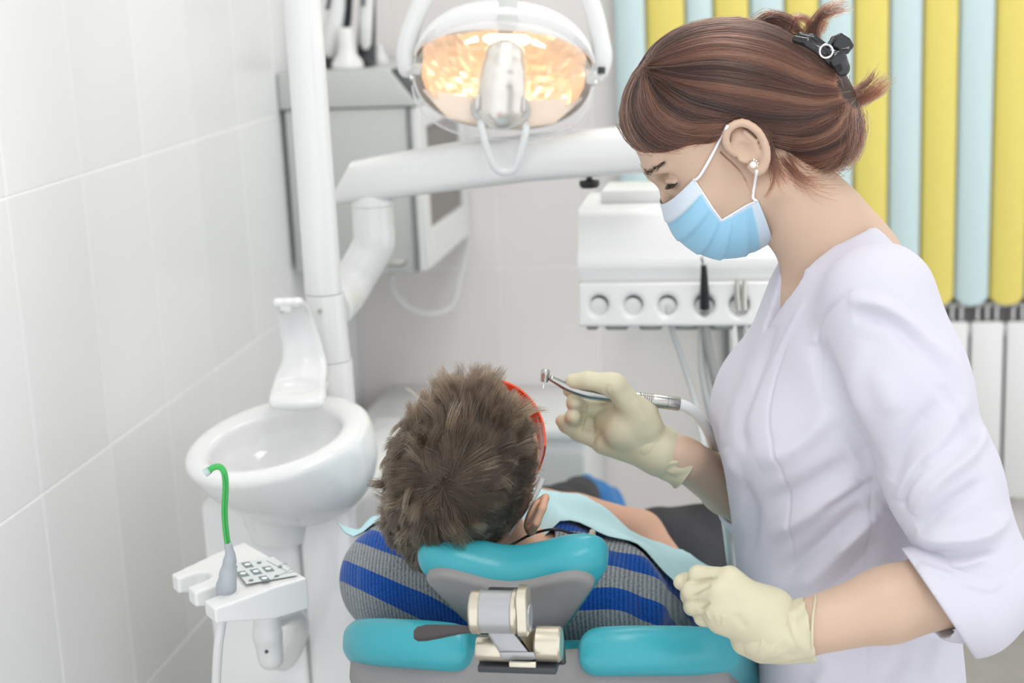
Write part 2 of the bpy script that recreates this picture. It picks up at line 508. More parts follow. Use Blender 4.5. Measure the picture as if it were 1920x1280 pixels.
# ================================================================== low white cabinet at the back wall
zt = P(1050, 720, YB)[2]
yf = PZ(1050, 806, zt)[1]
xl, xr = PZ(700, 775, zt)[0]-0.02, PZ(1093, 806, zt)[0]
lc = empty('low_cabinet', ((xl+xr)/2, (yf+YB)/2, 0), 'low white cabinet with a plain top against the back wall beyond the reclining patient', 'cabinet')
MB().box(((xl+xr)/2, (yf+YB)/2+0.006, zt/2-0.01), ((xr-xl)/2, (YB-yf)/2-0.012, zt/2-0.012), bev=0.004).build('carcass', m_whitem, lc)
MB().box(((xl+xr)/2, (yf+YB)/2, zt-0.012), ((xr-xl)/2+0.004, (YB-yf)/2-0.001, 0.012), bev=0.005).build('worktop', m_white, lc)
for s in (0, 1):
    x0 = xl+(xr-xl)*s/2; x1 = xl+(xr-xl)*(s+1)/2
    d = MB().box(((x0+x1)/2, yf+0.006, zt/2-0.02), ((x1-x0)/2-0.002, 0.008, zt/2-0.04), bev=0.003).build('door', m_greyp, lc)
    MB().tube([(x1-0.03 if s == 0 else x0+0.03, yf-0.016, zt-0.12), (x1-0.03 if s == 0 else x0+0.03, yf-0.016, zt-0.2)], 0.005).build('handle', m_metal, d)

# ================================================================== wall cabinet (on the left wall, its glazed front to the right)
yc0 = 3.37; xf = P(795, 400, yc0)[0]
zt1, zb1 = P(790, 200, yc0)[2], P(795, 509, yc0)[2]
ztop = P(680, 131, yc0)[2]
yc1 = YB-0.012
wc = empty('wall_cabinet', ((XL+xf)/2, yc0, zb1), 'pale grey wall cabinet with a dark glass front, behind the white column', 'cabinet')
MB().quadbox([(XL+0.012, yc0, zb1), (xf-0.02, yc0, zb1), (xf-0.02, yc1, zb1), (XL+0.012, yc1, zb1), (XL+0.012, yc0, zt1), (xf-0.02, yc0, zt1), (xf-0.02, yc1, zt1), (XL+0.012, yc1, zt1)], 0.004).build('body', m_greyp, wc)
xs = P(728, 131, yc0)[0]
MB().quadbox([(XL+0.003, yc0-0.006, zt1+0.003), (xf, yc0-0.006, zt1+0.003), (xf, yc1, zt1+0.003), (XL+0.003, yc1, zt1+0.003), (XL+0.003, yc0-0.006, ztop), (xs, yc0-0.006, ztop), (xs, yc1, ztop), (XL+0.003, yc1, ztop)], 0.003).build('sloping_lid', m_greyp, wc)
n_ = nrm(np.array([ztop-zt1, 0, xf-xs]))
MB().prism([(xs+0.003, yc0+0.01, ztop-0.004), (xf-0.01, yc0+0.01, zt1+0.014), (xf-0.01, yc1-0.02, zt1+0.014), (xs+0.003, yc1-0.02, ztop-0.004)], n_*0.006).build('lid_flap', m_dgrey, wc, smooth=False)
fw_ = 0.045
m_glassd = mat('smoked_glass', (0.19, 0.17, 0.155), 0.3, spec=0.25)
dr = MB()
for (y0, y1, z0, z1) in ((yc0+0.002, yc0+0.07, zb1, zt1), (yc1-0.05, yc1, zb1, zt1), (yc0+0.07, yc1-0.05, zb1, zb1+0.085), (yc0+0.07, yc1-0.05, zt1-0.05, zt1)):
    dr.box((xf-0.009, (y0+y1)/2, (z0+z1)/2), (0.009, (y1-y0)/2, (z1-z0)/2), bev=0.002, seg=1)
d_ = dr.build('door', m_white, wc)
MB().box((xf-0.012, (yc0+yc1)/2+0.01, (zb1+zt1)/2+0.02), (0.003, (yc1-yc0)/2-0.055, (zt1-zb1)/2-0.065)).build('glass_pane', m_glassd, d_, smooth=False)
MB().box((xf-0.07, yc0-0.004, zb1+0.022), (0.022, 0.004, 0.006), bev=0.002).build('latch', m_metal, wc)
MB().box((xf-0.0235, yc0-0.001, (zb1+zt1)/2), (0.0035, 0.002, (zt1-zb1)/2)).build('gasket', m_seam, wc, smooth=False)
cb = MB().tube(spline([P(735, 512, 3.55), P(738, 548, 3.6), P(770, 578, 3.66), P(810, 588, 3.72), P(848, 572, 3.78), P(862, 520, 3.83), P(880, 450, 3.85)], 40), 0.005).build('power_cord', m_whitem)
tag(cb, 'thin white power cord looping below the grey wall cabinet', 'cord')
# things standing on the wall cabinet
def zon(px, py): return PZ(px, py, ztop)
st = empty('device_stand', P(650, 120, 3.45), 'dark stand holding two upright white handheld devices on the wall cabinet', 'device stand')
yb_ = 3.47
_q = P(650, 128, yb_+0.03)
MB().box((_q[0]+0.002, yb_+0.025, ztop+0.012), (0.062, 0.035, 0.012), bev=0.005).build('stand_base', m_dgrey, st)
def rod(pts, rad, name, m, par, n=20): return MB().tube(pts, rad, n).build(name, m, par)
bs = MB()
bs.tube(spline([P(622, 126, yb_+.02), P(626, 100, yb_+.02), P(640, 40, yb_+.02), P(648, -40, yb_+.02)], 12), [0.03, 0.03, .028, .026, .025, .024, .023, .022, .021, .02, .02, .018], 20)
bs.tube([P(687, 112, yb_+.02), P(687, 88, yb_+.02), P(689, 30, yb_+.02), P(690, -40, yb_+.02)], [0.021, 0.021, 0.019, 0.017], 20)
bs.build('cradle', m_dgrey, st)
rod(spline([P(613, 104, yb_-.012), P(618, 96, yb_-.015), P(626, 50, yb_-.015), P(632, 0, yb_-.015), P(636, -60, yb_-.015)], 14), [.008, .017, .020, .021, .021, .021, .020, .02, .02, .019, .018, .017, .016, .012], 'handset', m_white, st)
rod([P(685, 92, yb_-.006), P(685, 82, yb_-.008), P(686, 40, yb_-.008), P(688, 0, yb_-.008), P(689, -60, yb_-.008)], [.006, .0135, .015, .015, .013], 'handset', m_white, st)
for q in ((613, 18, 620, -20), (681, 12, 682, -20)):
    rod([P(q[0], q[1], yb_-.036), P(q[2], q[3], yb_-.036)], 0.004, 'dark_button', m_dgrey, st, 8)
_q = P(652, 128, yc0+0.05)
hj = MB().lathe([(0.033, 0), (0.036, 0.004), (0.034, 0.016), (0.021, 0.034), (0.018, 0.05), (0.0165, 0.088), (0.015, 0.09)], (_q[0], _q[1], ztop+0.0005), n=28).build('bell_shaped_holder', m_white)
tag(hj, 'white bell shaped holder standing in front of the dark device stand on the wall cabinet', 'holder')
_q = P(712, 114, yb_+0.1)
hj = MB().lathe([(0.020, 0), (0.021, 0.003), (0.017, 0.014), (0.009, 0.03), (0.007, 0.042), (0.002, 0.045)], (_q[0], _q[1], ztop+0.0005), n=24).build('small_white_cap', m_white)
tag(hj, 'small white cone cap right of the dark device stand on the wall cabinet', 'cap')
# ================================================================== dental unit: pedestal, column, bowl, cup filler
DP = 2.30                                             # plane of the column
def colpt(px, py, Y=DP): return P(px, py, Y)
un = empty('dental_unit', (P(600, 900, DP)[0], DP, 0), 'white dental unit with a spittoon bowl, cup filler and tall column', 'dental unit')
# column (tapered lower sleeve + upper pole up to the lamp)
cx, cy = P(622, 720, DP)[0], DP
r_up = 0.5*(P(641, 545, DP)[0]-P(574, 545, DP)[0]); r_lo = 0.5*(P(657, 730, DP)[0]-P(580, 730, DP)[0])
zj = P(605, 548, DP)[2]; zj2 = P(632, 674, DP)[2]
xu = P(606.5, 545, DP)[0]; xt_ = P(562, 0, DP)[0]
ztp = P(560, 0, DP)[2]
MB().lathe([(r_up, 0), (r_up*0.97, ztp-zj), (r_up*0.95, 2.45-zj), (r_up*0.9, 2.47-zj)], (xu, cy, zj), ax=(0, 0, 1), n=40).build('upper_pole', m_white, un)
MB().lathe([(r_up*1.02, zj-0.003-0.5), (r_up*1.04, zj-0.003)][::1], (xu, cy, 0), n=40)
MB().lathe([(r_lo*1.02, 0.60), (r_lo*1.0, zj2-0.002), (r_lo*0.985, zj2-0.0005)], (xu+0.004, cy, 0), n=40).build('lower_sleeve', m_white, un)
MB().lathe([(r_lo*0.985, zj2+0.0005), (r_lo*0.96, zj2+0.03), (r_up*1.06, zj-0.03), (r_up*1.03, zj-0.001)], (xu+0.002, cy, 0), n=40).build('middle_sleeve', m_white, un)
MB().lathe([(0.0035, 0), (0.0035, 0.003)], P(600, 583, DP-0.034), ax=(0, -1, 0), n=10).build('screw', m_metal, un)
# pedestal
pxl, pxr = P(405, 1100, 2.2)[0], P(690, 1100, 2.2)[0]
zpt = P(540, 985, 2.12)[2]+0.02
xs_ = P(553, 1000, 2.14)[0]
def rbox(lo, hi, bev, seg=4):
    lo = np.array(lo); hi = np.array(hi); return MB().box((lo+hi)/2, (hi-lo)/2, bev=bev, seg=seg)
rbox((pxl, 2.16, 0.0), (xs_-0.0015, 2.62, zpt), 0.014).build('pedestal_left_cover', m_ceram, un)
rbox((xs_-0.006, 2.165, 0.0), (xs_+0.006, 2.5, zpt-0.02), 0.002).build('cover_seam', m_seam2, un)
rbox((xs_+0.0015, 2.15, 0.0), (pxr, 2.62, zpt+0.005), 0.014).build('pedestal_right_cover', m_ceram, un)
# bowl: half an egg with a tilted rim
BD = 2.14
bc = P(514, 818, BD)
px2m = BD/FPX
rv = CR*math.cos(0.23)+CU*math.sin(0.23)              # long axis of the rim, rising to the right
up_ = nrm(CU*0.86-CF*0.46-CR*0.17); up_ = nrm(up_-rv*(up_@rv))
dv = np.cross(up_, rv)                                # short axis of the rim
A = 194*px2m; B = 0.114
axis_b = nrm(P(556, 982, BD+0.02)-bc)                 # towards the lowest point
depth = 168*px2m
S = SDF(bc-np.array([.17, .17, .17]), bc+np.array([.17, .17, .13]), 0.0022)
def egg(X, Y, Z):
    dx, dy, dz = X-bc[0], Y-bc[1], Z-bc[2]
    a = (dx*rv[0]+dy*rv[1]+dz*rv[2]); b = (dx*dv[0]+dy*dv[1]+dz*dv[2]); h = dx*up_[0]+dy*up_[1]+dz*up_[2]
    a = a+h*0.22
    ell = np.sqrt((a/A)**2+(b/B)**2+(np.minimum(h, 0)/0.150)**2)
    d = (ell-1)*0.095
    rim = h-0.004
    e = 0.016
    q1, q2 = np.maximum(d+e, 0), np.maximum(rim+e, 0)
    return np.minimum(np.maximum(d+e, rim+e), 0)+np.sqrt(q1*q1+q2*q2)-e
S.fn(egg, bc-.17, bc+.17)
ic = bc-np.cross(rv, up_)*0*1.0+(-CU*.016+CR*.004)
def inner(X, Y, Z):
    dx, dy, dz = X-ic[0], Y-ic[1], Z-ic[2]
    a = dx*rv[0]+dy*rv[1]+dz*rv[2]; b = dx*dv[0]+dy*dv[1]+dz*dv[2]; h = dx*up_[0]+dy*up_[1]+dz*up_[2]
    return (np.sqrt((a/(A*0.71))**2+(b/(B*0.66))**2+((h-0.004)/0.065)**2)-1)*0.07
S.fn(inner, bc-.17, bc+.17, k=0.016, mode='sub')
V, Q = S.mesh(); V = relax(V, Q, 3)
bowl = mesh_obj('spittoon_bowl', V, Q, m_ceram, un)
MB().lathe([(0.012, 0), (0.016, 0.002), (0.016, 0.004), (0.004, 0.0045)], ic-up_*0.0605, ax=up_, n=20).build('drain', m_chrome, bowl)
# bowl foot
MB().lathe([(0.055, 0), (0.062, 0.03), (0.075, 0.06)], P(535, 990, BD+0.05)-np.array([0, 0, 0.01]), n=32).build('bowl_foot', m_ceram, un)
# cup filler: saucer below, curved back, hooked spout above
CY = 2.19
prof = spline([P(556, 757, CY-.055), P(558, 745, CY-.045), P(563, 712, CY), P(570, 682, CY+.03), P(566, 645, CY+.036), P(556, 605, CY+.03), P(549, 580, CY+.015), P(543, 568, CY-.01), P(538, 567, CY-.028)], 44)
S = SDF(prof.min(0)-0.07, prof.max(0)+0.07, 0.002)
wd = nrm(CR*0.98+CU*0.02)
half = np.interp(np.linspace(0, 1, 44), [0, .1, .3, .45, .7, .85, 1], [.039, .040, .037, .030, .0245, .021, .0205])
for i in range(43):
    a, b = prof[i], prof[i+1]
    for s in (-1, 0, 1):
        S.cone(a+wd*(half[i]-.006)*s, b+wd*(half[i+1]-.006)*s, .006, .006, .004)
    S.cone(a-wd*(half[i]-.006), a+wd*(half[i]-.006), .0062, .0062, .003)
ce = P(558, 740, CY-.030)
S.ell(ce+np.array([0.0, 0.0, -0.006]), (0.043, 0.036, 0.014), k=0.008)
S.ell(ce+np.array([0, 0.0, 0.016]), (0.034, 0.028, 0.012), k=0.006, mode='sub')
V, Q = S.mesh(); V = relax(V, Q, 4)
cf = mesh_obj('cup_filler', V, Q, m_white, un)
MB().tube([P(536, 572, CY-.028), P(536, 584, CY-.028)], [.0095, .0085], 16).build('spout', m_whitem, cf)
MB().lathe([(0.008, 0), (0.009, 0.004)], P(536, 586, CY-.028), n=16).build('nozzle', m_metal, cf)
MB().tube([P(585, 728, CY+.03), P(606, 722, DP-.02)], 0.013).build('filler_bracket', m_whitem, un)

# ================================================================== assistant console with keypad
CDD = 1.93
c0 = C0+ray(402, 1136)*CDD
zc = c0[2]
pA, pB, pC = PZ(576, 1086, zc), PZ(330, 1070, zc), PZ(514, 1039, zc)
eA = nrm(pA-c0); eB = nrm((pB-c0)-eA*((pB-c0)@eA)); LA = np.linalg.norm(pA-c0); LB = (pB-c0)@eB
hC = abs(P(405, 1187, c0[1])[2]-zc)
co = empty('assistant_console', c0+eA*LA*.5+eB*LB*.5-np.array([0, 0, hC]), 'white assistant console with a keypad and instrument rests on a curved white arm', 'console')
def cl(a, b, h): return c0+eA*a+eB*b+np.array([0, 0, h])
S = SDF(np.minimum(np.minimum(c0, pA), np.minimum(pB, pC))-[.04, .04, .09], np.maximum(np.maximum(c0, pA), np.maximum(pB, pC))+[.04, .04, .03], 0.0016)
q_right = LB*1.25
def consolef(X, Y, Z):
    dx, dy, dz = X-c0[0], Y-c0[1], Z-c0[2]
    a = dx*eA[0]+dy*eA[1]; b = dx*eB[0]+dy*eB[1]; h = dz
    e = 0.008
    # outline: the left end slants, so do the far edge and the thinner left arm end
    top = h-np.clip((a-0.055)*0.12, -0.012, 0.004)*0.6
    bot = -hC-h+np.clip((0.06-a)*0.22, -0.004, 0.012)
    d = mxm([-a+e+b*0.06, a-LA+e, -b+e, b-LB-a*0.25+e, top+e, bot+e])
    return d-e
lo_, hi_ = S.lo, S.lo+S.res*(S.n-1)
S.fn(consolef, lo_, hi_)
for bpos, w in ((LB*0.36, 0.0145), (LB*0.76, 0.0165)):
    p0 = cl(-0.05, bpos-0.004, 0); p1 = cl(0.028, bpos, 0)
    def notch(X, Y, Z, p0=p0, p1=p1, w=w):
        ab = p1-p0
        t = np.clip(((X-p0[0])*ab[0]+(Y-p0[1])*ab[1])/(ab@ab), 0, 1)
        return np.sqrt((X-p0[0]-t*ab[0])**2+(Y-p0[1]-t*ab[1])**2)-w+0*Z
    S.fn(notch, lo_, hi_, k=0.004, mode='sub')
V, Q = S.mesh(); V = relax(V, Q, 2)
mesh_obj('housing', V, Q, m_white, co)
# keypad: a recessed pale plate with framed keys
m_pad = mat('keypad_film', s2l(214, 219, 219), 0.4)
m_key = mat('keypad_key', s2l(238, 240, 240), 0.35)
m_kfr = mat('keypad_print', s2l(120, 134, 136), 0.4)
def onpx(px, py, h=0.0045): return PZ(px, py, zc+h)
ctr = (onpx(440, 1058)+onpx(560, 1076)+onpx(470, 1104)+onpx(512, 1048))/4
kA = nrm(onpx(540, 1075)-onpx(478, 1046)); kB = nrm(onpx(463, 1056)-onpx(498, 1087))
def key_at(px, py): return onpx(px, py)
pad = MB().prism([onpx(432, 1057), onpx(462, 1095), onpx(560, 1078), onpx(513, 1045)], (0, 0, 0.0012), 0.0004, 1).build('keypad', m_pad, co, smooth=False)
gA = onpx(504, 1068)-onpx(480, 1072); 
keys = [(464, 1059), (480, 1072), (496, 1085), (456, 1076), (503, 1067)]
dots = [(441, 1063), (486, 1055), (525, 1063), (519, 1080), (471, 1088)]
for (x, y) in keys:
    p = onpx(x, y, 0.0058)
    c4 = [onpx(x-12, y-3.5, 0.0058), onpx(x-3.5, y+5.5, 0.0058), onpx(x+12, y+3, 0.0058), onpx(x+3, y-6, 0.0058)]
    kb = MB().prism(c4, (0, 0, 0.0006)).build('key', m_kfr, co, smooth=False)
    MB().lathe([(0.0038, 0), (0.0040, 0.0008), (0.0030, 0.0012)], p+np.array([0, 0, 0.0006]), n=16).build('key_cap', m_key, kb)
for (x, y) in dots:
    MB().lathe([(0.0030, 0), (0.0030, 0.0009), (0.0022, 0.0012)], onpx(x, y, 0.0058), n=14).build('round_key', m_kfr, co)
for (a_, b_) in (((500, 1051), (537, 1070)), ((512, 1084), (548, 1066)), ((522, 1060), (538, 1056)), ((534, 1075), (552, 1071))):
    MB().tube([onpx(*a_, 0.0058), onpx(*b_, 0.0058)], 0.0004, 6).build('keypad_line', m_kfr, co)
# hanging arm under the console
S = SDF(P(505, 1200, 1.98)-[.09, .09, .12], P(505, 1200, 1.98)+[.09, .09, .12], 0.002)
arm_pts = [P(500, 1150, 1.97), P(502, 1190, 1.97), P(508, 1232, 1.97)]
S.tube(arm_pts, [.019, .020, .0185], .005)
V, Q = S.mesh(); V = relax(V, Q, 2)
mesh_obj('support_arm', V, Q, m_white, co)
MB().lathe([(0.0026, 0), (0.0026, 0.002)], P(500, 1221, 1.951), ax=-CF, n=10).build('screw', m_dgrey, co)
MB().tube(spline([P(508, 1160, 2.0), P(548, 1150, 2.06), P(560, 1180, 2.1), P(535, 1235, 2.16), P(500, 1240, 2.2)], 26), [0.016]*26, 14).build('bracket_arm', m_white, co)
# saliva ejector: grey handle standing in the rest, green tube, white hose below
m_grey = mat('grey_rubber', s2l(172, 178, 184), 0.5, noise=0.03)
m_green = mat('green_tube', (0.10, 0.62, 0.16), 0.25, spec=0.5, trans=0.35, ior=1.3)
m_clear = mat('clear_tip', (0.75, 0.88, 0.88), 0.2, trans=0.5, ior=1.3)
SY = (c0+eB*LB*0.36+eA*0.02)[1]
se = empty('saliva_ejector', P(425, 1115, SY), 'grey saliva ejector handle with a bent green tube in the console rest', 'saliva ejector')
S = SDF(P(428, 1060, SY)-[.06, .05, .08], P(428, 1060, SY)+[.06, .05, .08], 0.0013)
S.tube([P(424, 1118, SY), P(424, 1100, SY), P(428, 1075, SY), P(431, 1050, SY), P(432, 1040, SY), P(428, 1022, SY)], [.0122, .0118, .0104, .0078, .0058, .0052], .005)
S.ell(P(428, 1093, SY-.006), (.0085, .009, .012), k=.006)
V, Q = S.mesh()
mesh_obj('handle', V, Q, m_grey, se)
gt = spline([P(428, 1024, SY), P(424, 1000, SY), P(421, 960, SY), P(423, 910, SY), P(420, 885, SY), P(412, 875, SY), P(400, 876, SY-.004), P(391, 883, SY-.006)], 40)
MB().tube(gt, 0.0040, 14).build('green_tube', m_green, se, auto=0)
MB().tube(spline([P(428, 1020, SY-.0035), P(424, 1000, SY-.0035), P(421, 960, SY-.0035), P(423, 910, SY-.0035), P(420, 888, SY-.0035)], 20), 0.0006, 6).build('tube_wire', mat('dark_green_wire', (0.02, 0.16, 0.04), 0.4), se)
MB().tube([P(393, 881, SY-.006), P(384, 887, SY-.008)], [.0048, .0052], 14).build('clear_tip', m_clear, se)
MB().tube(spline([P(421, 1120, SY), P(415, 1170, SY), P(409, 1215, SY), P(405, 1290, SY+.02), P(402, 1420, SY+.05)], 20), [.0075]*2+[.006]*18, 14).build('hose', m_whitem, se)

# ================================================================== delivery arm and instrument tray
BY = 2.47
da = empty('delivery_arm', P(685, 480, BY), 'white swing arm with a long tapered beam running from the column behind the lamp', 'swing arm')
S = SDF(P(760, 420, BY)-[.30, .12, .30], P(760, 420, BY)+[.12, .12, .14], 0.003)
S.tube(list(spline([P(612, 590, DP+.02), P(650, 545, BY-.03), P(695, 470, BY), P(702, 450, BY), P(700, 420, BY), P(699, 372, BY)], 16)), [.034]*6+[.033]*10, .004)
V, Q = S.mesh(); V = relax(V, Q, 3)
mesh_obj('elbow_tube', V, Q, m_white, da)
MB().lathe([(0.031, 0), (0.036, 0.004), (0.036, 0.012), (0.034, 0.014)], P(700, 388, BY), n=30).build('collar', m_white, da)
# beam: tapered box with a slanted nose
secs = []
for (x, yt, yb2, wd_) in ((632, 355, 381, .022), (662, 302, 379, .034), (720, 290, 372, .038), (860, 265, 355, .04), (1000, 250, 338, .042), (1210, 234, 322, .042)):
    a, b = P(x, yt, BY), P(x if x > 640 else 624, yb2, BY)
    secs.append((a, b, wd_))
R = []
for a, b, w in secs:
    m_ = (a+b)/2; hv = (a-b)/2
    ring = []
    for j in range(20):
        t = 2*PI*j/20; c_, s_ = math.cos(t), math.sin(t)
        ring.append(m_+hv*math.copysign(abs(s_)**0.55, s_)+np.array([0, 1, 0])*w*math.copysign(abs(c_)**0.55, c_))
    R.append(ring)
MB().rings(R).build('beam', m_white, da)
kn = MB().lathe([(0.004, .012), (0.004, 0.0), (0.016, -.002), (0.0165, -.008), (0.014, -.013), (0.003, -.0135)], P(1105, 336, BY), n=24).build('brake_knob', m_black, da)
kn['label'] = 'black brake knob'
MB().tube([P(1105, 326, BY), P(1105, 340, BY)], 0.005).build('knob_stem', m_dgrey, da)
TY = 2.58
tr = empty('instrument_tray', P(1280, 500, TY), 'white instrument unit with a row of scalloped holders and hanging hoses behind the dentist', 'instrument unit')
x0, x1 = P(1089, 500, TY)[0], P(1487, 500, TY)[0]
pr = [(1089, 391), (1090, 405), (1091, 455), (1092, 478), (1092, 500), (1093, 528)]
zs_ = [P(x, y, TY)[2] for x, y in pr]
ofs = [0.0, -0.012, -0.02, -0.036, -0.042, -0.030]
def tray_ring(xx):
    f = [(xx, TY+o, z) for o, z in zip(ofs, zs_)]
    return f+[(xx, TY+0.16, zs_[-1]), (xx, TY+0.16, zs_[0]+0.004)]
R = [tray_ring(x) for x in (x0, x0+0.004, x1-0.004, x1)]
MB().rings(R).build('housing', m_white, tr, auto=50)
zt_ = P(1130, 368, TY+.28)[2]
MB().box(((x0+x1)/2+.012, TY+.095, zs_[0]+.012), ((x1-x0)/2-.02, .055, .012), bev=.006).build('tray_mat', m_whitem, tr)
# holder with scallops
S = SDF([x0-.01, TY-.10, zs_[-1]-.12], [x1+.02, TY+.08, zs_[-1]+.02], 0.0022)
zh0, zh1 = P(1095, 606, TY-.04)[2], P(1093, 530, TY-.04)[2]
def holder(X, Y, Z):
    e = 0.009
    return mxm([x0+.002-X+e+0*Y+0*Z, X-x1+e+0*Y+0*Z, TY-.052-Y+e+(Z-zh1)*0.25+0*X, Y-TY-.04+e+0*X+0*Z, zh0-Z+e+0*X+0*Y, Z-zh1+e+0*X+0*Y])-e
S.fn(holder, S.lo, S.lo+S.res*(S.n-1))
slots = [1124, 1188, 1252, 1321, 1386, 1448]
for sx in slots:
    c = P(sx, 575, TY-.05)
    S.cone([c[0], TY-.085, c[2]+.004], [c[0], TY-.044, c[2]+.004], .0165, .0150, .010, 'sub')
    S.cone([c[0], TY-.085, c[2]-.05], [c[0], TY-.02, c[2]-.05], .006, .006, .006, 'sub')
for sx in (1156, 1220, 1287, 1353, 1417):
    c = P(sx, 608, TY-.05)
    S.ell([c[0], TY-.035, c[2]+.004], (.026, .026, .012), k=.006)
V, Q = S.mesh(); V = relax(V, Q, 2)
mesh_obj('holder_rack', V, Q, m_white, tr)
m_lipgrey = mat('grey_rubber_lip', s2l(150, 155, 150), 0.6)  # one even grey for the lips under the holders
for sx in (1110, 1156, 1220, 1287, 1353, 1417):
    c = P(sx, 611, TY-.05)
    MB().box((c[0], TY-.03, c[2]-.002), (.019 if sx > 1120 else .010, .022, .005), bev=.004).build('rubber_lip', m_lipgrey, tr)
for sx in slots:
    c = P(sx, 576, TY-.032)
    MB().lathe([(.0165, -.004), (.0165, .002), (.015, .0045), (.010, .0065), (.003, .007)], [c[0], TY-.046, c[2]+.003], ax=(0, -1, 0), n=24).build('holder_cup', m_whitem, tr)
m_hose = mat('grey_hose', s2l(196, 200, 200), 0.4)
m_hosed = mat('dark_grey_hose', s2l(150, 153, 150), 0.4)
def hose(pts, r, m, n=40, name='hose'):
    return MB().tube(spline(pts, n), r, 12).build(name, m, tr, auto=0)
hose([P(1252, 563, TY-.03), P(1254, 578, TY-.055), P(1258, 610, TY-.05), P(1278, 670, TY-.05), P(1300, 740, TY-.08), P(1312, 800, TY-.15), P(1322, 850, TY-.2), P(1330, 900, TY-.15)], .0048, m_hose)
hose([P(1318, 590, TY-.05), P(1316, 640, TY-.05), P(1318, 700, TY-.06), P(1338, 800, TY-.08), P(1365, 900, TY-.05), P(1380, 1050, TY)], .0068, m_hose)
hose([P(1322, 585, TY-.055), P(1326, 640, TY-.06), P(1338, 700, TY-.07), P(1352, 760, TY-.08), P(1365, 860, TY-.08), P(1375, 1000, TY-.02)], .0075, m_hosed)
hose([P(1363, 600, TY+.01), P(1365, 660, TY+.01), P(1366, 720, TY+.01), P(1368, 900, TY+.03)], .0045, m_hosed)
hose([P(1386, 590, TY-.05), P(1390, 640, TY-.05), P(1398, 700, TY-.05), P(1402, 900, TY-.04)], .0052, m_hosed)
hose([P(1395, 590, TY-.055), P(1404, 640, TY-.055), P(1412, 700, TY-.05), P(1416, 900, TY-.04)], .0046, m_whitem)
ag = MB().tube([P(1321, 578, TY-.06), P(1321, 548, TY-.065), P(1320, 505, TY-.07), P(1319, 496, TY-.072)], [.0085, .0075, .0052, .0045], 16).build('turbine_handle', m_black, tr, label='black turbine handle standing in its holder')
MB().tube([P(1319, 497, TY-.072), P(1318, 487, TY-.073), P(1316, 483, TY-.076)], [.0035, .0042, .0035], 12).build('turbine_head', m_chrome, ag)
for dx in (0, 11):
    MB().tube([P(1384+dx, 580, TY-.06), P(1382+dx*1.2, 545, TY-.062), P(1382+dx*1.3, 524, TY-.062)], [.0062, .005, .0038], 12).build('syringe_handle', m_metal, tr)
# dark suction stand behind the hoses
# ================================================================== operating lamp
LY = 2.44
lc_ = P(944, 140, LY); lp = LY/FPX/ (CF[1])
lpx = np.linalg.norm(P(945, 140, LY)-P(944, 140, LY))
LN = nrm(-CF*0.97-ZZ*0.22)                              # the way the lamp looks
LX = nrm(CR*0.999-CU*0.055); LX = nrm(LX-LN*(LX@LN)); LU = np.cross(LN, LX)
if LU[2] < 0: LU = -LU
def lq(a, b, c=0.0): return lc_+(LX*a+LU*b)*lpx+LN*c    # a, b in photo pixels, c in metres
lamp = empty('operating_lamp', lc_, 'white oval dental operating lamp glowing orange with a looped handle', 'lamp')
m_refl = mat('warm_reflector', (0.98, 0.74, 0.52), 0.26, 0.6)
m_glow = bpy.data.materials.new('lamp_filament'); m_glow.use_nodes = True
_b = m_glow.node_tree.nodes['Principled BSDF']; _b.inputs['Emission Color'].default_value = (1, 0.80, 0.5, 1); _b.inputs['Emission Strength'].default_value = 1.8
# housing shell: an oval hood, thicker above
def oval(t, s=1.0):                                    # outline in photo pixels
    c_, s_ = math.cos(t), math.sin(t)
    return 166*s*math.copysign(abs(c_)**0.86, c_), (118 if s_ > 0 else 100)*s*math.copysign(abs(s_)**0.9, s_)
N_ = 56
def ring_oval(s, c, dy=0.0): return [lq(*(np.array(oval(2*PI*j/N_, s))+[0, dy]), c) for j in range(N_)]
MB().rings([ring_oval(.985, .012), ring_oval(1.0, .010), ring_oval(1.015, 0), ring_oval(.99, -.03), ring_oval(.85, -.075), ring_oval(.55, -.10), ring_oval(.1, -.108)], cap=False).build('housing_shell', m_white, lamp)
# hood: the white band over the top edge
R = []
for c, ro, ri in ((.020, 1.0, .0), (.045, .985, 0)):
    pass
hood = MB()
rows = []
for f, c in ((0, -.02), (0, .012), (.05, .028), (.45, .036), (1.0, .030), (1.0, .024)):
    row = []
    for j in range(33):
        t = PI*(0.075+0.85*j/32)
        xo, yo = oval(t, 1.02); yo += 14*math.sin(t)
        xi, yi = xo*0.985, 82*math.sin(t)**0.8-0+ (0)
        row.append(lq(xo*(1-f)+xi*f, yo*(1-f)+yi*f, c))
    rows.append(row)
bm = hood.bm
vr = [[bm.verts.new(tuple(p)) for p in r] for r in rows]
for i in range(len(vr)):
    for j in range(32):
        a, b = vr[i], vr[(i+1) % len(vr)]
        bm.faces.new([a[j], a[j+1], b[j+1], b[j]])
hood.build('hood', m_white, lamp, auto=60)
MB().quadbox([lq(-16, 92, .037), lq(20, 92, .037), lq(20, 140, .02), lq(-16, 140, .02), lq(-16, 92, .041), lq(20, 92, .041), lq(20, 140, .026), lq(-16, 140, .026)], .0008).build('hood_clip', m_greyp, lamp)
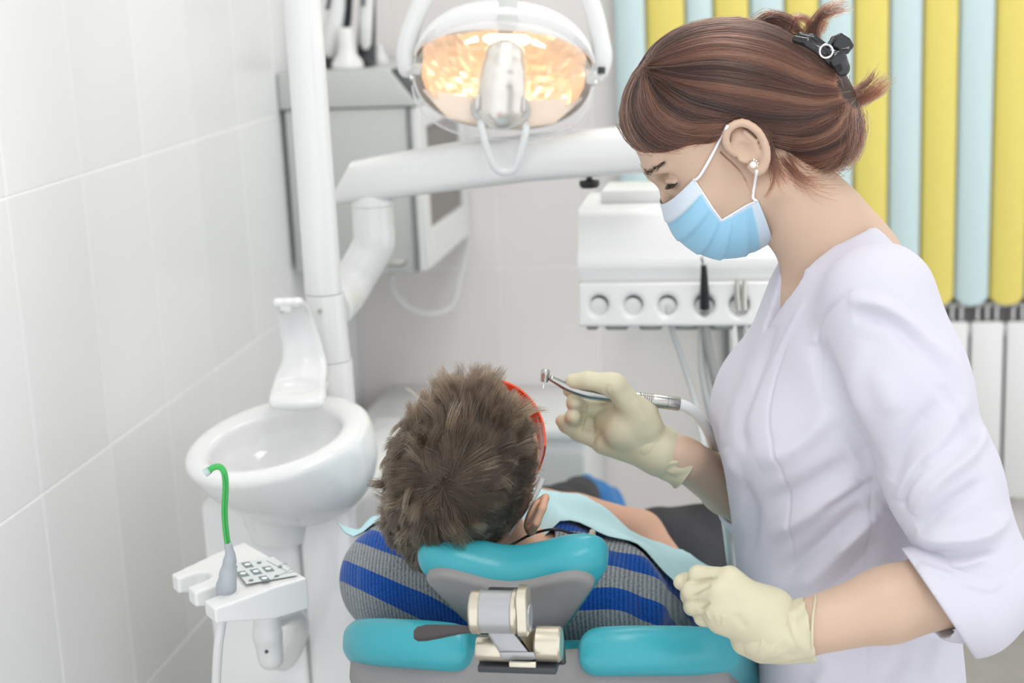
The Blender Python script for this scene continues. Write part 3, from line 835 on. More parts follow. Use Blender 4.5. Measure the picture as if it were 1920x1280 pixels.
# two faceted reflector wings
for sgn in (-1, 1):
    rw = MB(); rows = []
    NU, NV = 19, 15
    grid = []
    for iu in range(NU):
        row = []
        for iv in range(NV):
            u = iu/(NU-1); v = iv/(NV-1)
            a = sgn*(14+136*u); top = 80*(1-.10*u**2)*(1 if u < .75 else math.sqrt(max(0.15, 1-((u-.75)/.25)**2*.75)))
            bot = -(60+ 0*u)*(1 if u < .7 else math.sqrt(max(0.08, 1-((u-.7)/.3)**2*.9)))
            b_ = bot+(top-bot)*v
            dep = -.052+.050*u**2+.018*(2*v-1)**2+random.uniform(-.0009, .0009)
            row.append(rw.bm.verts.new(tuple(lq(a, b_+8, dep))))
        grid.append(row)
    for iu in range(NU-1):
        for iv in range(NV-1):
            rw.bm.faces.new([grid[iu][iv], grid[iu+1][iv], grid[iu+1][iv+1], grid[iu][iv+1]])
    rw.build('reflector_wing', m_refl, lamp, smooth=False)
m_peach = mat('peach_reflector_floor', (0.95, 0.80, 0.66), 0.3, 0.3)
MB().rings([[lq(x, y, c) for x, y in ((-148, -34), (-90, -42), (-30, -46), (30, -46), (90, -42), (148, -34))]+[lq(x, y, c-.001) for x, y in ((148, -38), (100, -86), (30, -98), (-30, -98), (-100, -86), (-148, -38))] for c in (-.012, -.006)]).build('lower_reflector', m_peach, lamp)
MB().tube([lq(-112, 70, -.002), lq(-30, 84, .0)], .004).build('bulb_wire', m_metal, lamp)
MB().tube([lq(-40, 64, .012), lq(-30, 64, .014), lq(36, 66, .014), lq(46, 66, .012)], [.003, .0075, .0075, .003], 16).build('bulb', m_glow, lamp)
for sgn in (-1, 1):
    MB().tube([lq(sgn*52-0, 62, -.016), lq(sgn*74, 54, -.012)], [.0045, .002], 10).build('bulb_end', m_glow, lamp)
# silver bulb cover in the middle
S = SDF(lq(0, 10, .02)-.12, lq(0, 10, .02)+.12, 0.0018)
S.tube([lq(0, 34, .018), lq(-1, 8, .022), lq(-2, -20, .024), lq(-2, -55, .022)], [37*lpx, 41*lpx, 44*lpx, 45*lpx], .004, flat=(LN, .62))
V, Q = S.mesh(); V = relax(V, Q, 2)
m_silver = mat('satin_silver', (0.80, 0.77, 0.72), 0.26, 0.9)
mesh_obj('bulb_cover', V, Q, m_silver, lamp)
MB().tube([lq(-36, 40, .016), lq(36, 41, .016)], [.007, .007], 16).build('bulb_socket', m_champ, lamp)
R = []
for c, s in ((.004, 1.0), (.022, 1.0), (.028, .93), (.028, .6)):
    R.append([lq(-2+56*s*math.cos(2*PI*j/28), -62+36*s*math.sin(2*PI*j/28), c) for j in range(28)])
MB().rings(R).build('cover_foot', m_greyp, lamp)
for sgn in (-1, 1):
    MB().box(lq(-2+sgn*43, -50, .034), (5*lpx, 14*lpx, .003), ax=np.array([LX, LU, LN]), bev=.002).build('cover_clip', m_metal, lamp)
# clear shield
m_shield = bpy.data.materials.new('clear_shield'); m_shield.use_nodes = True
nt = m_shield.node_tree; _b = nt.nodes['Principled BSDF']
_b.inputs['Base Color'].default_value = (0.95, 0.96, 0.97, 1); _b.inputs['Roughness'].default_value = 0.05; _b.inputs['Alpha'].default_value = 0.16
fr_ = nt.nodes.new('ShaderNodeLayerWeight'); fr_.inputs[0].default_value = 0.25
mr = nt.nodes.new('ShaderNodeMapRange'); mr.inputs[3].default_value = 0.10; mr.inputs[4].default_value = 0.75
nt.links.new(fr_.outputs['Facing'], mr.inputs[0]); nt.links.new(mr.outputs[0], _b.inputs['Alpha'])
sh = MB(); rows = []
for s, c in ((1.0, .026), (.99, .040), (.9, .052), (.6, .062), (.3, .066), (.04, .067)):
    rows.append([lq(oval(2*PI*j/N_, s)[0], oval(2*PI*j/N_, s)[1]*1.0-14*(1-0*s)-4, c) for j in range(N_)])
vr = [[sh.bm.verts.new(tuple(p)) for p in r] for r in rows]
for i in range(len(vr)-1):
    for j in range(N_):
        sh.bm.faces.new([vr[i][j], vr[i][(j+1) % N_], vr[i+1][(j+1) % N_], vr[i+1][j]])
sh.bm.faces.new(vr[-1])
sh.build('clear_shield', m_shield, lamp)
m_clearrim = mat('clear_plastic_rim', (0.72, 0.74, 0.74), 0.15, spec=0.6)
rp = [lq(oval(t, 1.0)[0], oval(t, 1.0)[1]-18, .027) for t in np.linspace(PI*1.02, PI*1.98, 40)]
MB().tube(rp, .0012, 8).build('shield_rim', m_clearrim, lamp)
# loop handle
m_loop = mat('grey_loop_plastic', (0.66, 0.68, 0.68), 0.22, spec=0.6)
hp = [lq(-38, -85, .055), lq(-32, -105, .062), lq(-18, -145, .066), lq(-4, -166, .066), lq(12, -171, .066), lq(28, -164, .066), lq(36, -140, .066), lq(44, -105, .062), lq(46, -85, .055)]
hs = spline(hp, 40)
S = SDF(hs.min(0)-.02, hs.max(0)+.02, .0013)
S.tube(list(hs), .0052, .002, flat=(LN, .6))
V, Q = S.mesh(); mesh_obj('loop_handle', V, Q, m_loop, lamp)
# pivots and yoke
for sgn in (-1, 1):
    MB().lathe([(.010, -.012), (.0105, 0), (.0105, .012), (.007, .016)], lq(sgn*165, 8 if sgn > 0 else 2, -.005), ax=LX*sgn, n=20).build('pivot', m_white, lamp)
    MB().lathe([(.006, 0), (.006, .005), (.003, .006)], lq(sgn*165, -6 if sgn > 0 else -12, .010), ax=LX*sgn, n=14).build('pivot_screw', m_chrome, lamp)
    MB().box(lq(sgn*160, 0, .02), (9*lpx, 7*lpx, .008), ax=np.array([LX, LU, LN]), bev=.003).build('shield_clip', m_greyp, lamp)
yp = spline([lq(-178, 0, -.01), lq(-182, 30, -.01), lq(-172, 80, -.012), lq(-150, 135, -.014), lq(-110, 200, -.018), lq(-50, 250, -.02), lq(0, 262, -.02), lq(60, 252, -.02), lq(118, 200, -.018), lq(158, 128, -.014), lq(176, 70, -.012), lq(182, 40, -.01), lq(178, 16, -.01)], 70)
S = SDF(yp.min(0)-.04, yp.max(0)+.04, .0022)
S.tube(list(yp), [.0105+.0035*abs(math.cos(PI*i/69))**1 for i in range(70)], .004)
V, Q = S.mesh(); V = relax(V, Q, 2)
yk = mesh_obj('yoke', V, Q, m_white, lamp)
MB().tube([lq(180, 24, .006), lq(180, 12, .006)], [.006, .006]).build('yoke_screw', m_dgrey, lamp)
# arm from the yoke up and back to the column
MB().tube(spline([lq(0, 262, -.02), lq(0, 330, -.02), lq(-10, 380, -.02)], 8), .016, 18).build('swivel_neck', m_white, lamp)
top_ = lq(-10, 372, -.02)
MB().tube(spline([top_, top_+np.array([-.10, -.03, .10]), np.array([xu+.04, DP+.0, 2.40])], 16), .022, 20).build('spring_arm', m_white, lamp)
# the bulb's own light
pl = bpy.data.lights.new('operating_lamp_bulb', 'POINT'); pl.energy = 0.3; pl.color = (1, .78, .5); pl.shadow_soft_size = .015
po = bpy.data.objects.new('operating_lamp_bulb', pl); po.location = tuple(lq(0, 62, .012)); COL.objects.link(po)
# ================================================================== dental chair
m_teal = mat('teal_vinyl', s2l(58, 160, 172), 0.30, spec=0.5, noise=0.05, nscale=12, bump=0.06, bscale=900)
m_shell = mat('grey_suede_shell', s2l(140, 138, 138), 0.75, noise=0.07, nscale=30, bump=0.25, bscale=700)
m_lever = mat('dark_brown_lever', (0.055, 0.05, 0.048), 0.4, noise=0.05)
m_gmet = mat('satin_grey_metal', s2l(172, 174, 176), 0.32, 0.4, noise=0.03, nscale=80)
chair = empty('dental_chair', (P(1000, 1200, 1.6)[0], 2.0, 0), 'teal padded dental chair with a grey back shell and a metal headrest joint', 'dental chair')
# --- headrest frame: a lateral, b up along the rest, n out of its back
def restframe(top, recl):
    t = math.radians(recl)
    return np.array(top), np.array([1.0, 0.0, 0.0]), np.array([0, -math.sin(t), math.cos(t)]), np.array([0, -math.cos(t), -math.sin(t)])
HT, ha, hb, hn = restframe(P(947, 1064, 1.635), 31)
def rest_field(T, a_, b_, n_, outline, c0_, c1_, e, curve):
    def f(X, Y, Z):
        dx, dy, dz = X-T[0], Y-T[1], Z-T[2]
        a = dx*a_[0]+dy*a_[1]+dz*a_[2]; b = dx*b_[0]+dy*b_[1]+dz*b_[2]; c = dx*n_[0]+dy*n_[1]+dz*n_[2]
        c = c+curve(a, b)
        d2 = outline(a, b)
        q1 = d2+e; q2 = np.abs(c-(c0_+c1_)/2)-(c1_-c0_)/2+e
        return np.minimum(np.maximum(q1, q2), 0)+np.sqrt(np.maximum(q1, 0)**2+np.maximum(q2, 0)**2)-e
    return f
def smax(a, b, k):
    h = np.clip(0.5-0.5*(b-a)/k, 0, 1); return a*h+b*(1-h)+k*h*(1-h)
def smin(a, b, k):
    h = np.clip(0.5+0.5*(b-a)/k, 0, 1); return a*h+b*(1-h)-k*h*(1-h)
HW = 0.107
def h_outline(a, b, ins=0.0):
    top = -0.0075+0.0075*np.cos(np.clip(np.abs(a)/0.075, 0, 1)*PI+PI)-ins*1.0
    w = 0.111-np.clip((-b-0.035), 0, .2)*0.55-ins
    return smax(smax(b-top, (np.abs(a)-w)*0.9, 0.030), -b-0.19+ins, 0.06)
S = SDF(HT-[.15, .16, .24], HT+[.15, .22, .10], 0.0025)
cv = lambda a, b: 1.1*a*a-0.0+0.6*np.maximum(b+.02, 0)**2
S.fn(rest_field(HT, ha, hb, hn, h_outline, -.056, .0, .022, cv), S.lo, S.lo+S.res*(S.n-1))
V, Q = S.mesh(); V = relax(V, Q, 3)
mesh_obj('headrest_cushion', V, Q, m_teal, chair)
S = SDF(HT-[.15, .16, .24], HT+[.15, .22, .10], 0.0025)
S.fn(rest_field(HT, ha, hb, hn, lambda a, b: h_outline(a, b, .0125), -.025, .0085, .006, cv), S.lo, S.lo+S.res*(S.n-1))
V, Q = S.mesh(); V = relax(V, Q, 3)
mesh_obj('headrest_shell', V, Q, m_shell, chair)
# --- backrest
BT, ba, bb, bn = restframe(P(976, 1264, 1.585), 58)
BW = 0.232
def b_outline(a, b, ins=0.0):
    A_ = np.abs(a)
    top = -0.072*np.clip((A_-0.085)/0.145, 0, 1)**2.0-0.008*np.clip((0.12-A_)/0.12, 0, 1)
    w = BW+0.025*np.clip((-b-.05)/.25, 0, 1)-ins
    d = smax(b-top+ins, A_-w, 0.05)
    d = smax(d, -b-0.62+ins, .05)
    nw = 0.050+0.012*np.clip((b+.07)/.05, -.3, 1)
    notch = smax(A_-nw-ins*.0, -(b+0.095+ins*1.0), 0.02)
    return d if ins > 0 else smax(d, -notch, 0.012)
bcv = lambda a, b: 0.35*a*a+0.35*np.maximum(b+.06, 0)**2*2
S = SDF(BT-[.30, .12, .40], BT+[.30, .62, .12], 0.004)
S.fn(rest_field(BT, ba, bb, bn, b_outline, -.055, .0, .022, bcv), S.lo, S.lo+S.res*(S.n-1))
V, Q = S.mesh(); V = relax(V, Q, 3)
mesh_obj('backrest_cushion', V, Q, m_teal, chair)
S = SDF(BT-[.30, .12, .40], BT+[.30, .62, .12], 0.004)
def bs_outline(a, b):
    A_ = np.abs(a)
    top = -0.032-0.007*np.cos(np.clip(A_/0.09, 0, 1)*PI)-0.060*np.clip((A_-0.085)/0.135, 0, 1)**1.5
    return smax(smax(b-top, A_-(BW-.013+0.025*np.clip((-b-.05)/.25, 0, 1)), .025), -b-.60, .05)
S.fn(rest_field(BT, ba, bb, bn, bs_outline, -.035, .030, .016, lambda a, b: bcv(a, b)+0.9*np.maximum(-.0-b, 0)**2*0), S.lo, S.lo+S.res*(S.n-1))
V, Q = S.mesh(); V = relax(V, Q, 3)
mesh_obj('backrest_shell', V, Q, m_shell, chair)
# --- headrest joint
JY = 1.50
def JP(x, y, d=0.0): return P(x, y, JY+d)
def cylx(x0, x1, yc, r, d, m, name, par=chair, bev=.002, n=36):
    a, b = JP(x0, yc, d), JP(x1, yc, d); b[2] = a[2]
    L = b[0]-a[0]
    return MB().lathe([(r*.9, 0), (r, bev), (r, L-bev), (r*.9, L)], a, ax=(1, 0, 0), n=n).build(name, m, par)
s_ = np.linalg.norm(JP(901, 1100)-JP(900, 1100))
JT = JY+0.0
cylx(884, 905, 1146, 41*s_, 0.0, m_champ, 'roller_cap')
cylx(901, 964, 1146, 39.5*s_, 0.0, m_gmet, 'roller')
cylx(960, 973, 1146, 41*s_, 0.0, m_champ, 'roller_ring')
pl_ = MB()
c_ = JP(981, 1144, -.002)
R = []
for dx, s in ((-9*s_, .92), (-7*s_, 1), (9*s_, 1), (11*s_, .92)):
    R.append([c_+np.array([dx, 0, 0])+np.array([0, math.copysign(abs(math.cos(t))**.5, math.cos(t))*.017*s, math.copysign(abs(math.sin(t))**.5, math.sin(t))*.0255*s]) for t in np.linspace(0, 2*PI, 33)[:-1]])
pl_.rings(R).build('bracket_plate', m_champ, chair)
MB().lathe([(.0145, 0), (.0145, .0012)], c_+np.array([11.2*s_, 0, -.008]), ax=(1, 0, 0), n=24).build('plate_cap', m_gmet, chair)
# diagonal link from the roller down to the lower hinge
lk = MB()
lk.quadbox([JP(917, 1180, .002), JP(962, 1180, .002), JP(962, 1180, .03), JP(917, 1180, .03), JP(905, 1150, -.014), JP(962, 1150, -.014), JP(962, 1150, .03), JP(905, 1150, .03)], .002)
lk.build('link_neck', m_gmet, chair)
ln = MB().quadbox([JP(944, 1237, -.004), JP(1003, 1237, -.004), JP(1003, 1237, .05), JP(944, 1237, .05), JP(914, 1186, -.010), JP(963, 1186, -.010), JP(963, 1186, .05), JP(914, 1186, .05)], .0025).build('link_arm', m_gmet, chair)
ln2 = MB().quadbox([JP(1003, 1237, .004), JP(1006, 1225, .03), JP(1006, 1225, .05), JP(1003, 1237, .05), JP(966, 1180, .004), JP(1003, 1178, .03), JP(1003, 1178, .05), JP(966, 1180, .05)], .0015).build('link_side', m_champ, chair)
MB().quadbox([JP(940, 1236, -.006), JP(1005, 1236, -.006), JP(1005, 1236, .04), JP(940, 1236, .04), JP(936, 1222, -.008), JP(1001, 1222, -.008), JP(1001, 1222, .04), JP(936, 1222, .04)], .0015).build('link_foot', m_gmet, chair)
cylx(895, 960, 1214, 24.5*s_, 0.012, m_champ, 'hinge_cylinder')
cylx(1004, 1053, 1206, 33*s_, 0.018, m_champ, 'hinge_cylinder')
MB().box(JP(975, 1240, .024), (.042, .022, .004), bev=.002).build('hinge_gap_dark', m_dgrey, chair)  # dark block painted as the shade of the gap below the hinge
MB().box(JP(980, 1245, -.012), (.014, .002, .0028), bev=.0006).build('hinge_slot', m_champ, chair)
MB().quadbox([JP(900, 1248, .02), JP(1062, 1246, .02), JP(1062, 1246, .075), JP(900, 1248, .075), JP(892, 1205, .04), JP(1058, 1195, .045), JP(1058, 1195, .075), JP(892, 1205, .075)], .003).build('notch_gap_dark', m_black, chair)  # black block stands in for the shade inside the notch gap
# release lever: flat paddle
pts = [(892, 1180, 5), (862, 1180, 9), (830, 1183, 13.5), (800, 1186, 16.5), (784, 1188, 15), (777, 1189, 9)]
R = []
for x, y, h in pts:
    c = JP(x, y, -.004)
    R.append([c+np.array([0, math.cos(t)*.004, math.sin(t)*h*s_]) for t in np.linspace(0, 2*PI, 17)[:-1]])
MB().rings(R).build('release_lever', m_lever, chair)
# headrest carrier behind (joint to headrest)
MB().box(JP(945, 1140, .028), (.020, .022, .016), bev=.003).build('headrest_mount', m_dgrey, chair)
# --- seat, leg rest, column and foot (out of the frame, carry the patient)
tb = -bb
seat_a = BT+tb*0.56+np.array([0, 0, -.02])
S = SDF([BT[0]-.30, seat_a[1]-.15, seat_a[2]-.35], [BT[0]+.30, seat_a[1]+1.25, seat_a[2]+.22], 0.008)
def padf(c, hx, hy, hz, e, pitch):
    cp, sp = math.cos(pitch), math.sin(pitch)
    def f(X, Y, Z):
        x = X-c[0]; y = (Y-c[1])*cp+(Z-c[2])*sp; z = -(Y-c[1])*sp+(Z-c[2])*cp
        q = [np.abs(x)-hx+e, np.abs(y)-hy+e, np.abs(z)-hz+e]
        return np.sqrt(sum(np.maximum(v, 0)**2 for v in q))+np.minimum(mxm([q[0]+0*y, q[1]+0*x, q[2]+0*x]), 0)-e
    return f
SC = seat_a+np.array([0, .22, .0])
S.fn(padf(SC, .24, .27, .05, .04, .12), S.lo, S.lo+S.res*(S.n-1), k=.03)
S.fn(padf(SC+np.array([0, .62, -.05]), .20, .42, .04, .035, -.25), S.lo, S.lo+S.res*(S.n-1), k=.03)
V, Q = S.mesh(); V = relax(V, Q, 2)
mesh_obj('seat_cushion', V, Q, m_teal, chair)
rbox((SC[0]-.13, SC[1]-.2, .06), (SC[0]+.13, SC[1]+.25, SC[2]-.06), .03).build('chair_column', m_white, chair)
rbox((SC[0]-.24, SC[1]-.40, .0), (SC[0]+.24, SC[1]+.55, .065), .025).build('chair_foot', m_white, chair)
# ================================================================== patient, lying back in the chair
m_skin = mat('skin', s2l(226, 186, 166), 0.48, noise=0.04, nscale=25, sss=0.25, bump=0.05, bscale=500)
m_skin2 = mat('skin_patient', s2l(205, 162, 136), 0.5, noise=0.05, nscale=25, sss=0.25, bump=0.05, bscale=500)
pat = empty('person', P(960, 1085, 1.80), 'reclining man with short brown hair and orange glasses in a blue and grey striped jumper', 'person')
HY = 1.76
hc_ = P(868, 880, HY)
k_ = HY/FPX/0.97
pf = nrm(CR*.48+CU*.73+CF*.49)                       # where the face looks
pe = nrm(CR*.93-CU*.36-CF*.10); pe = nrm(pe-pf*(pe@pf))   # towards the right ear
pv = np.cross(pe, pf)                                 # towards the crown
if pv@CF > 0: pv = -pv
def hp_(f, v, e): return hc_+pf*f+pv*v+pe*e
S = SDF(hc_-.19, hc_+.19, 0.0024)
HA = np.array([pf, pv, pe])
S.ell(hp_(-.004, .012, .003), (.103, .098, .084), HA, .0)
S.ell(hp_(.035, -.055, 0), (.064, .078, .064), HA, .03)
S.ell(hp_(.062, -.118, 0), (.030, .026, .030), HA, .03)
S.cone(hp_(.092, -.035, 0), hp_(.116, -.068, 0), .010, .015, .012)
for s in (-1, 1):
    S.cone(hp_(.088, -.018, .0), hp_(.080, -.020, .036*s), .014, .013, .012)
    S.ell(hp_(.088, -.040, .031*s), (.014, .012, .015), HA, .008, 'sub')
    S.ell(hp_(.076, -.040, .031*s), (.0125, .0125, .0125), HA, .002)
    S.cone(hp_(.010, -.090, .056*s), hp_(.066, -.122, .018*s), .016, .016, .03)
    # ear: shell, rim and lobe
    o = lambda f, v, x: hp_(f+.008, v-.024, (x+.087)*s if s > 0 else -.064-x*.5)
    S.ell(o(-.006, .004, .010), (.019, .030, .006), np.array([pf, pv, pe])@np.eye(3), .006)
    S.tube([o(.012, .010, .010), o(.009, .030, .016), o(-.008, .036, .020), o(-.024, .026, .022), o(-.026, .004, .020), o(-.016, -.018, .015), o(.0, -.028, .010), o(.006, -.020, .008)], [.004, .005, .005, .005, .005, .006, .0065, .005], .003)
    S.ell(o(-.002, .002, .018), (.010, .013, .007), HA, .004, 'sub')
S.cone(hp_(.098, -.093, -.014), hp_(.098, -.093, .014), .006, .006, .008)
# neck down to the shoulders
tax = nrm([0.02, .955, -.29])                     # along the trunk, away from the viewer
C0s = P(936, 1090, 1.83)
S.cone(hp_(-.030, -.075, 0), C0s+np.array([0, -.0, .01]), .058, .064, .03)
V, Q = S.mesh(); V = relax(V, Q, 2)
head_V, head_Q = V, Q
# trunk, arms, legs as one coarser surface joined to the head at the neck
tl = nrm([1.0, -.02, -.09]); tn = nrm(np.cross(tl, tax)); tl = np.cross(tax, tn)
def tp(s, l, n): return C0s+tax*s+tl*l+tn*n
TA = np.array([tl, tax, tn])
def trunk_sdf(res, g, cloth):
    S = SDF(tp(.3, 0, 0)-[.42, .52, .62], tp(.3, 0, 0)+[.42, .72, .38], res)
    S.ell(tp(.02, 0, -.01), (.150+g, .075+g, .070+g), TA, .0)
    for s in (-1, 1):
        S.ell(tp(.045, .134*s, -.014), (.062+g, .068+g, .060+g), TA, .05)
    S.ell(tp(.18, 0, -.008), (.160+g, .21+g, .105+g), TA, .06)
    S.ell(tp(.40, 0, -.06), (.155+g, .20+g, .105+g), TA, .06)
    for s in (-1, 1):
        S.tube([tp(.05, .148*s, -.02), tp(.20, .185*s, -.02), tp(.33, .205*s, -.03)], [.056+g, .050+g, .046+g], .03)
    return S
S = trunk_sdf(.006, -.006, False)
for s in (-1, 1):
    S.tube([tp(.33, .205*s, -.03), tp(.38, .13*s, .05), tp(.41, .03*s, .075)], [.040, .036, .026], .02)
    S.ell(tp(.42, -.02*s, .078), (.045, .026, .018), TA, .02)
S.cone(hp_(-.030, -.075, 0), C0s, .055, .062, .02)
V2, Q2 = S.mesh(); V2 = relax(V2, Q2, 2)
V = np.concatenate([head_V, V2]); Q = np.concatenate([head_Q, Q2+len(head_V)])
body = mesh_obj('body', V, Q, m_skin2, pat)
# jumper with knitted stripes
m_knit = bpy.data.materials.new('striped_knit'); m_knit.use_nodes = True
nt = m_knit.node_tree; b_ = nt.nodes['Principled BSDF']; b_.inputs['Roughness'].default_value = .95; b_.inputs['Specular IOR Level'].default_value = .15; b_.inputs['Sheen Weight'].default_value = .25
at_ = nt.nodes.new('ShaderNodeAttribute'); at_.attribute_name = 'stripe'
at2 = nt.nodes.new('ShaderNodeAttribute'); at2.attribute_name = 'wale'
rp_ = nt.nodes.new('ShaderNodeValToRGB'); rp_.color_ramp.interpolation = 'CONSTANT'
els = rp_.color_ramp.elements; els[0].position = 0; els[0].color = (*s2l(138, 144, 148), 1); els[1].position = 0.5; els[1].color = (*s2l(18, 78, 160), 1)
nt.links.new(at_.outputs['Fac'], rp_.inputs[0])
wv = nt.nodes.new('ShaderNodeTexWave'); wv.inputs['Scale'].default_value = 60; wv.inputs['Distortion'].default_value = .6; wv.inputs['Detail'].default_value = 1
cmb = nt.nodes.new('ShaderNodeCombineXYZ'); nt.links.new(at2.outputs['Fac'], cmb.inputs[0]); nt.links.new(cmb.outputs[0], wv.inputs['Vector'])
no_ = nt.nodes.new('ShaderNodeTexNoise'); no_.inputs['Scale'].default_value = 420; no_.inputs['Detail'].default_value = 2
tc_ = nt.nodes.new('ShaderNodeTexCoord'); nt.links.new(tc_.outputs['Object'], no_.inputs['Vector'])
mu = nt.nodes.new('ShaderNodeMath'); mu.operation = 'MULTIPLY_ADD'; nt.links.new(wv.outputs['Fac'], mu.inputs[0]); mu.inputs[1].default_value = .45; nt.links.new(no_.outputs['Fac'], mu.inputs[2])
mr_ = nt.nodes.new('ShaderNodeMapRange'); mr_.inputs[1].default_value = .35; mr_.inputs[2].default_value = 1.1; mr_.inputs[3].default_value = .45; mr_.inputs[4].default_value = 1.35; nt.links.new(mu.outputs[0], mr_.inputs[0])
mx_ = nt.nodes.new('ShaderNodeMix'); mx_.data_type = 'RGBA'; mx_.blend_type = 'MULTIPLY'; mx_.inputs[0].default_value = 1
nt.links.new(rp_.outputs[0], mx_.inputs[6]); nt.links.new(mr_.outputs[0], mx_.inputs[7]); nt.links.new(mx_.outputs[2], b_.inputs['Base Color'])
bp_ = nt.nodes.new('ShaderNodeBump'); bp_.inputs['Strength'].default_value = .5; bp_.inputs['Distance'].default_value = .0015; nt.links.new(mu.outputs[0], bp_.inputs['Height']); nt.links.new(bp_.outputs[0], b_.inputs['Normal'])
S = trunk_sdf(.004, .010, True)
S.cone(C0s-tax*.16+tn*.02, C0s+tax*.03+tn*.03, .066, .072, .012, 'sub')
V, Q = S.mesh(); V = relax(V, Q, 2)
for _ in range(2):
    N = vnormals(V, Q)
    q = V-C0s; a_, l_, n_q = q@tax, q@tl, q@tn
    d = .0022*np.sin(70*l_+25*a_+3*np.sin(22*a_))*np.clip(1.2-np.abs(l_-.1)*6, 0, 1)+.0016*np.sin(95*a_-30*l_+2*np.sin(31*l_))*np.clip(np.abs(l_)*7-.4, 0, 1)
    V = V+N*d[:, None]*.6
jump = mesh_obj('jumper', V, Q, m_knit, pat)
q = V-C0s; a_, l_, n_q = q@tax, q@tl, q@tn
# stripes run across the trunk and curve over the shoulder tops
phase = (n_q*.9+a_*.45+np.where(l_<0,.42,-.10)*l_+.004*np.sin(30*l_))/.056
saw = (phase+STRIPE_SHIFT) % 1.0 if 'STRIPE_SHIFT' in globals() else (phase+.15) % 1.0
st_ = np.clip(.5+(.23-np.abs(saw-.5))*6, 0, 1)
me = jump.data
A1 = me.attributes.new('stripe', 'FLOAT', 'POINT'); A1.data.foreach_set('value', st_.astype(np.float32))
A2 = me.attributes.new('wale', 'FLOAT', 'POINT'); A2.data.foreach_set('value', (l_*1.0+.12*n_q).astype(np.float32))
# trousers and shoe covers
m_trou = mat('charcoal_trousers', s2l(62, 62, 66), 0.85, noise=.12, nscale=40, bump=.2, bscale=300)
hipR, hipL = tp(.60, .09, -.08), tp(.60, -.09, -.08)
kneeR = P(1308, 1020, 2.52); kneeL = P(1040, 985, 2.60)
S = SDF(np.array([C0s[0]-.45, 2.0, .25]), np.array([C0s[0]+.55, 3.3, 1.05]), .008)
S.ell(tp(.58, 0, -.08), (.165, .14, .11), TA, .0)
S.tube([hipR, (hipR+kneeR)/2+np.array([0, 0, .02]), kneeR], [.086, .080, .066], .05)
S.tube([kneeR, kneeR+np.array([.03, .20, -.16]), kneeR+np.array([0.02, .40, -.25])], [.064, .056, .042], .03)
S.tube([hipL, kneeL], [.085, .066], .05)
footL = P(1085, 935, 2.86)
S.tube([kneeL, (kneeL+footL)/2, footL], [.062, .055, .042], .03)
V, Q = S.mesh(); V = relax(V, Q, 2)
N = vnormals(V, Q); V = V+N*(.004*np.sin(38*V[:, 0]+22*V[:, 1]+3*np.sin(17*V[:, 2])))[:, None]
mesh_obj('trousers', V, Q, m_trou, pat)
m_shoe = mat('blue_shoe_cover', s2l(50, 120, 185), .45, noise=.2, nscale=25, bump=.5, bscale=90)
for nm, f0, dirv in (('shoe_cover', P(1097, 950, 2.90), None), ('shoe_cover', kneeR+np.array([0.02, .44, -.25]), None)):
    if nm == 'shoe_cover' and f0[0] < kneeR[0]-.02:
        pts = [f0+np.array([-.01, .0, -.03]), P(1100, 938, 2.90), P(1130, 955, 2.92), P(1158, 980, 2.93)]
        rr = [.040, .042, .042, .034]
    else:
        pts = [f0, f0+np.array([0, .06, .03]), f0+np.array([.01, .10, .10])]; rr = [.045, .046, .036]
    S = SDF(np.min(pts, 0)-.08, np.max(pts, 0)+.08, .005)
    S.tube(pts, rr, .03)
    V, Q = S.mesh(); N = vnormals(V, Q)
    V = V+N*(.003*np.sin(160*V[:, 0]+60*V[:, 2])+.0025*np.sin(120*V[:, 2]-90*V[:, 1]))[:, None]
    mesh_obj(nm, V, Q, m_shoe, pat)
# paper bib with its cord and clip
m_bib = mat('pale_blue_paper', s2l(186, 222, 228), .8, noise=.03, nscale=60, bump=.15, bscale=400)
bvh = BVHTree.FromPolygons([tuple(v) for v in (np.array([v.co[:] for v in jump.data.vertices])+np.array(pat.location)+np.array(jump.location))], [p.vertices[:] for p in jump.data.polygons])
def on_chest(x, y, lift=.004):
    r_ = ray(x, y); h = bvh.ray_cast(Vector(C0), Vector(nrm(r_)))
    return None
bib = empty('paper_bib', tp(.16, 0, .11), 'pale blue paper bib spread over the chest of the reclining man', 'bib')
NB, MBv = 40, 26
grid = np.zeros((MBv, NB, 3))
for i in range(MBv):
    for j in range(NB):
        u = -1+2*j/(NB-1); v = i/(MBv-1)
        l = u*.240+.012; s_a = .006+(.14 if l > 0 else -.10)*l+v*.27
        base = tp(s_a, l, .5)
        h = bvh.ray_cast(Vector(base), Vector(-tn), 1.2)
        ht = .5-h[3] if h[0] is not None else -.02
        grid[i, j] = (s_a, l, max(ht, .012-.25*max(0, abs(l)-.15)))
gh = grid[:, :, 2].copy()
for _ in range(10):
    p_ = np.pad(gh, 1, mode='edge'); sm = (p_[:-2, 1:-1]+p_[2:, 1:-1]+p_[1:-1, :-2]+p_[1:-1, 2:])/4
    gh = np.maximum(sm, grid[:, :, 2])
V = np.zeros((MBv*NB*2, 3)); 
for i in range(MBv):
    for j in range(NB):
        u = -1+2*j/(NB-1); v = i/(MBv-1)
        curl = .030*np.clip((abs(u)-.86)/.14, 0, 1)**1.5*np.clip(1-v*2.2, 0, 1)
        w = .0022*math.sin(9*u+7*v)+.0015*math.sin(23*u-11*v)
        V[i*NB+j] = tp(grid[i, j, 0], grid[i, j, 1], gh[i, j]+.0065+w+curl)
V[MBv*NB:] = V[:MBv*NB]-tn*.0008
F = []
for i in range(MBv-1):
    for j in range(NB-1):
        a = i*NB+j; F.append([a, a+1, a+NB+1, a+NB]); b2 = a+MBv*NB; F.append([b2, b2+NB, b2+NB+1, b2+1])
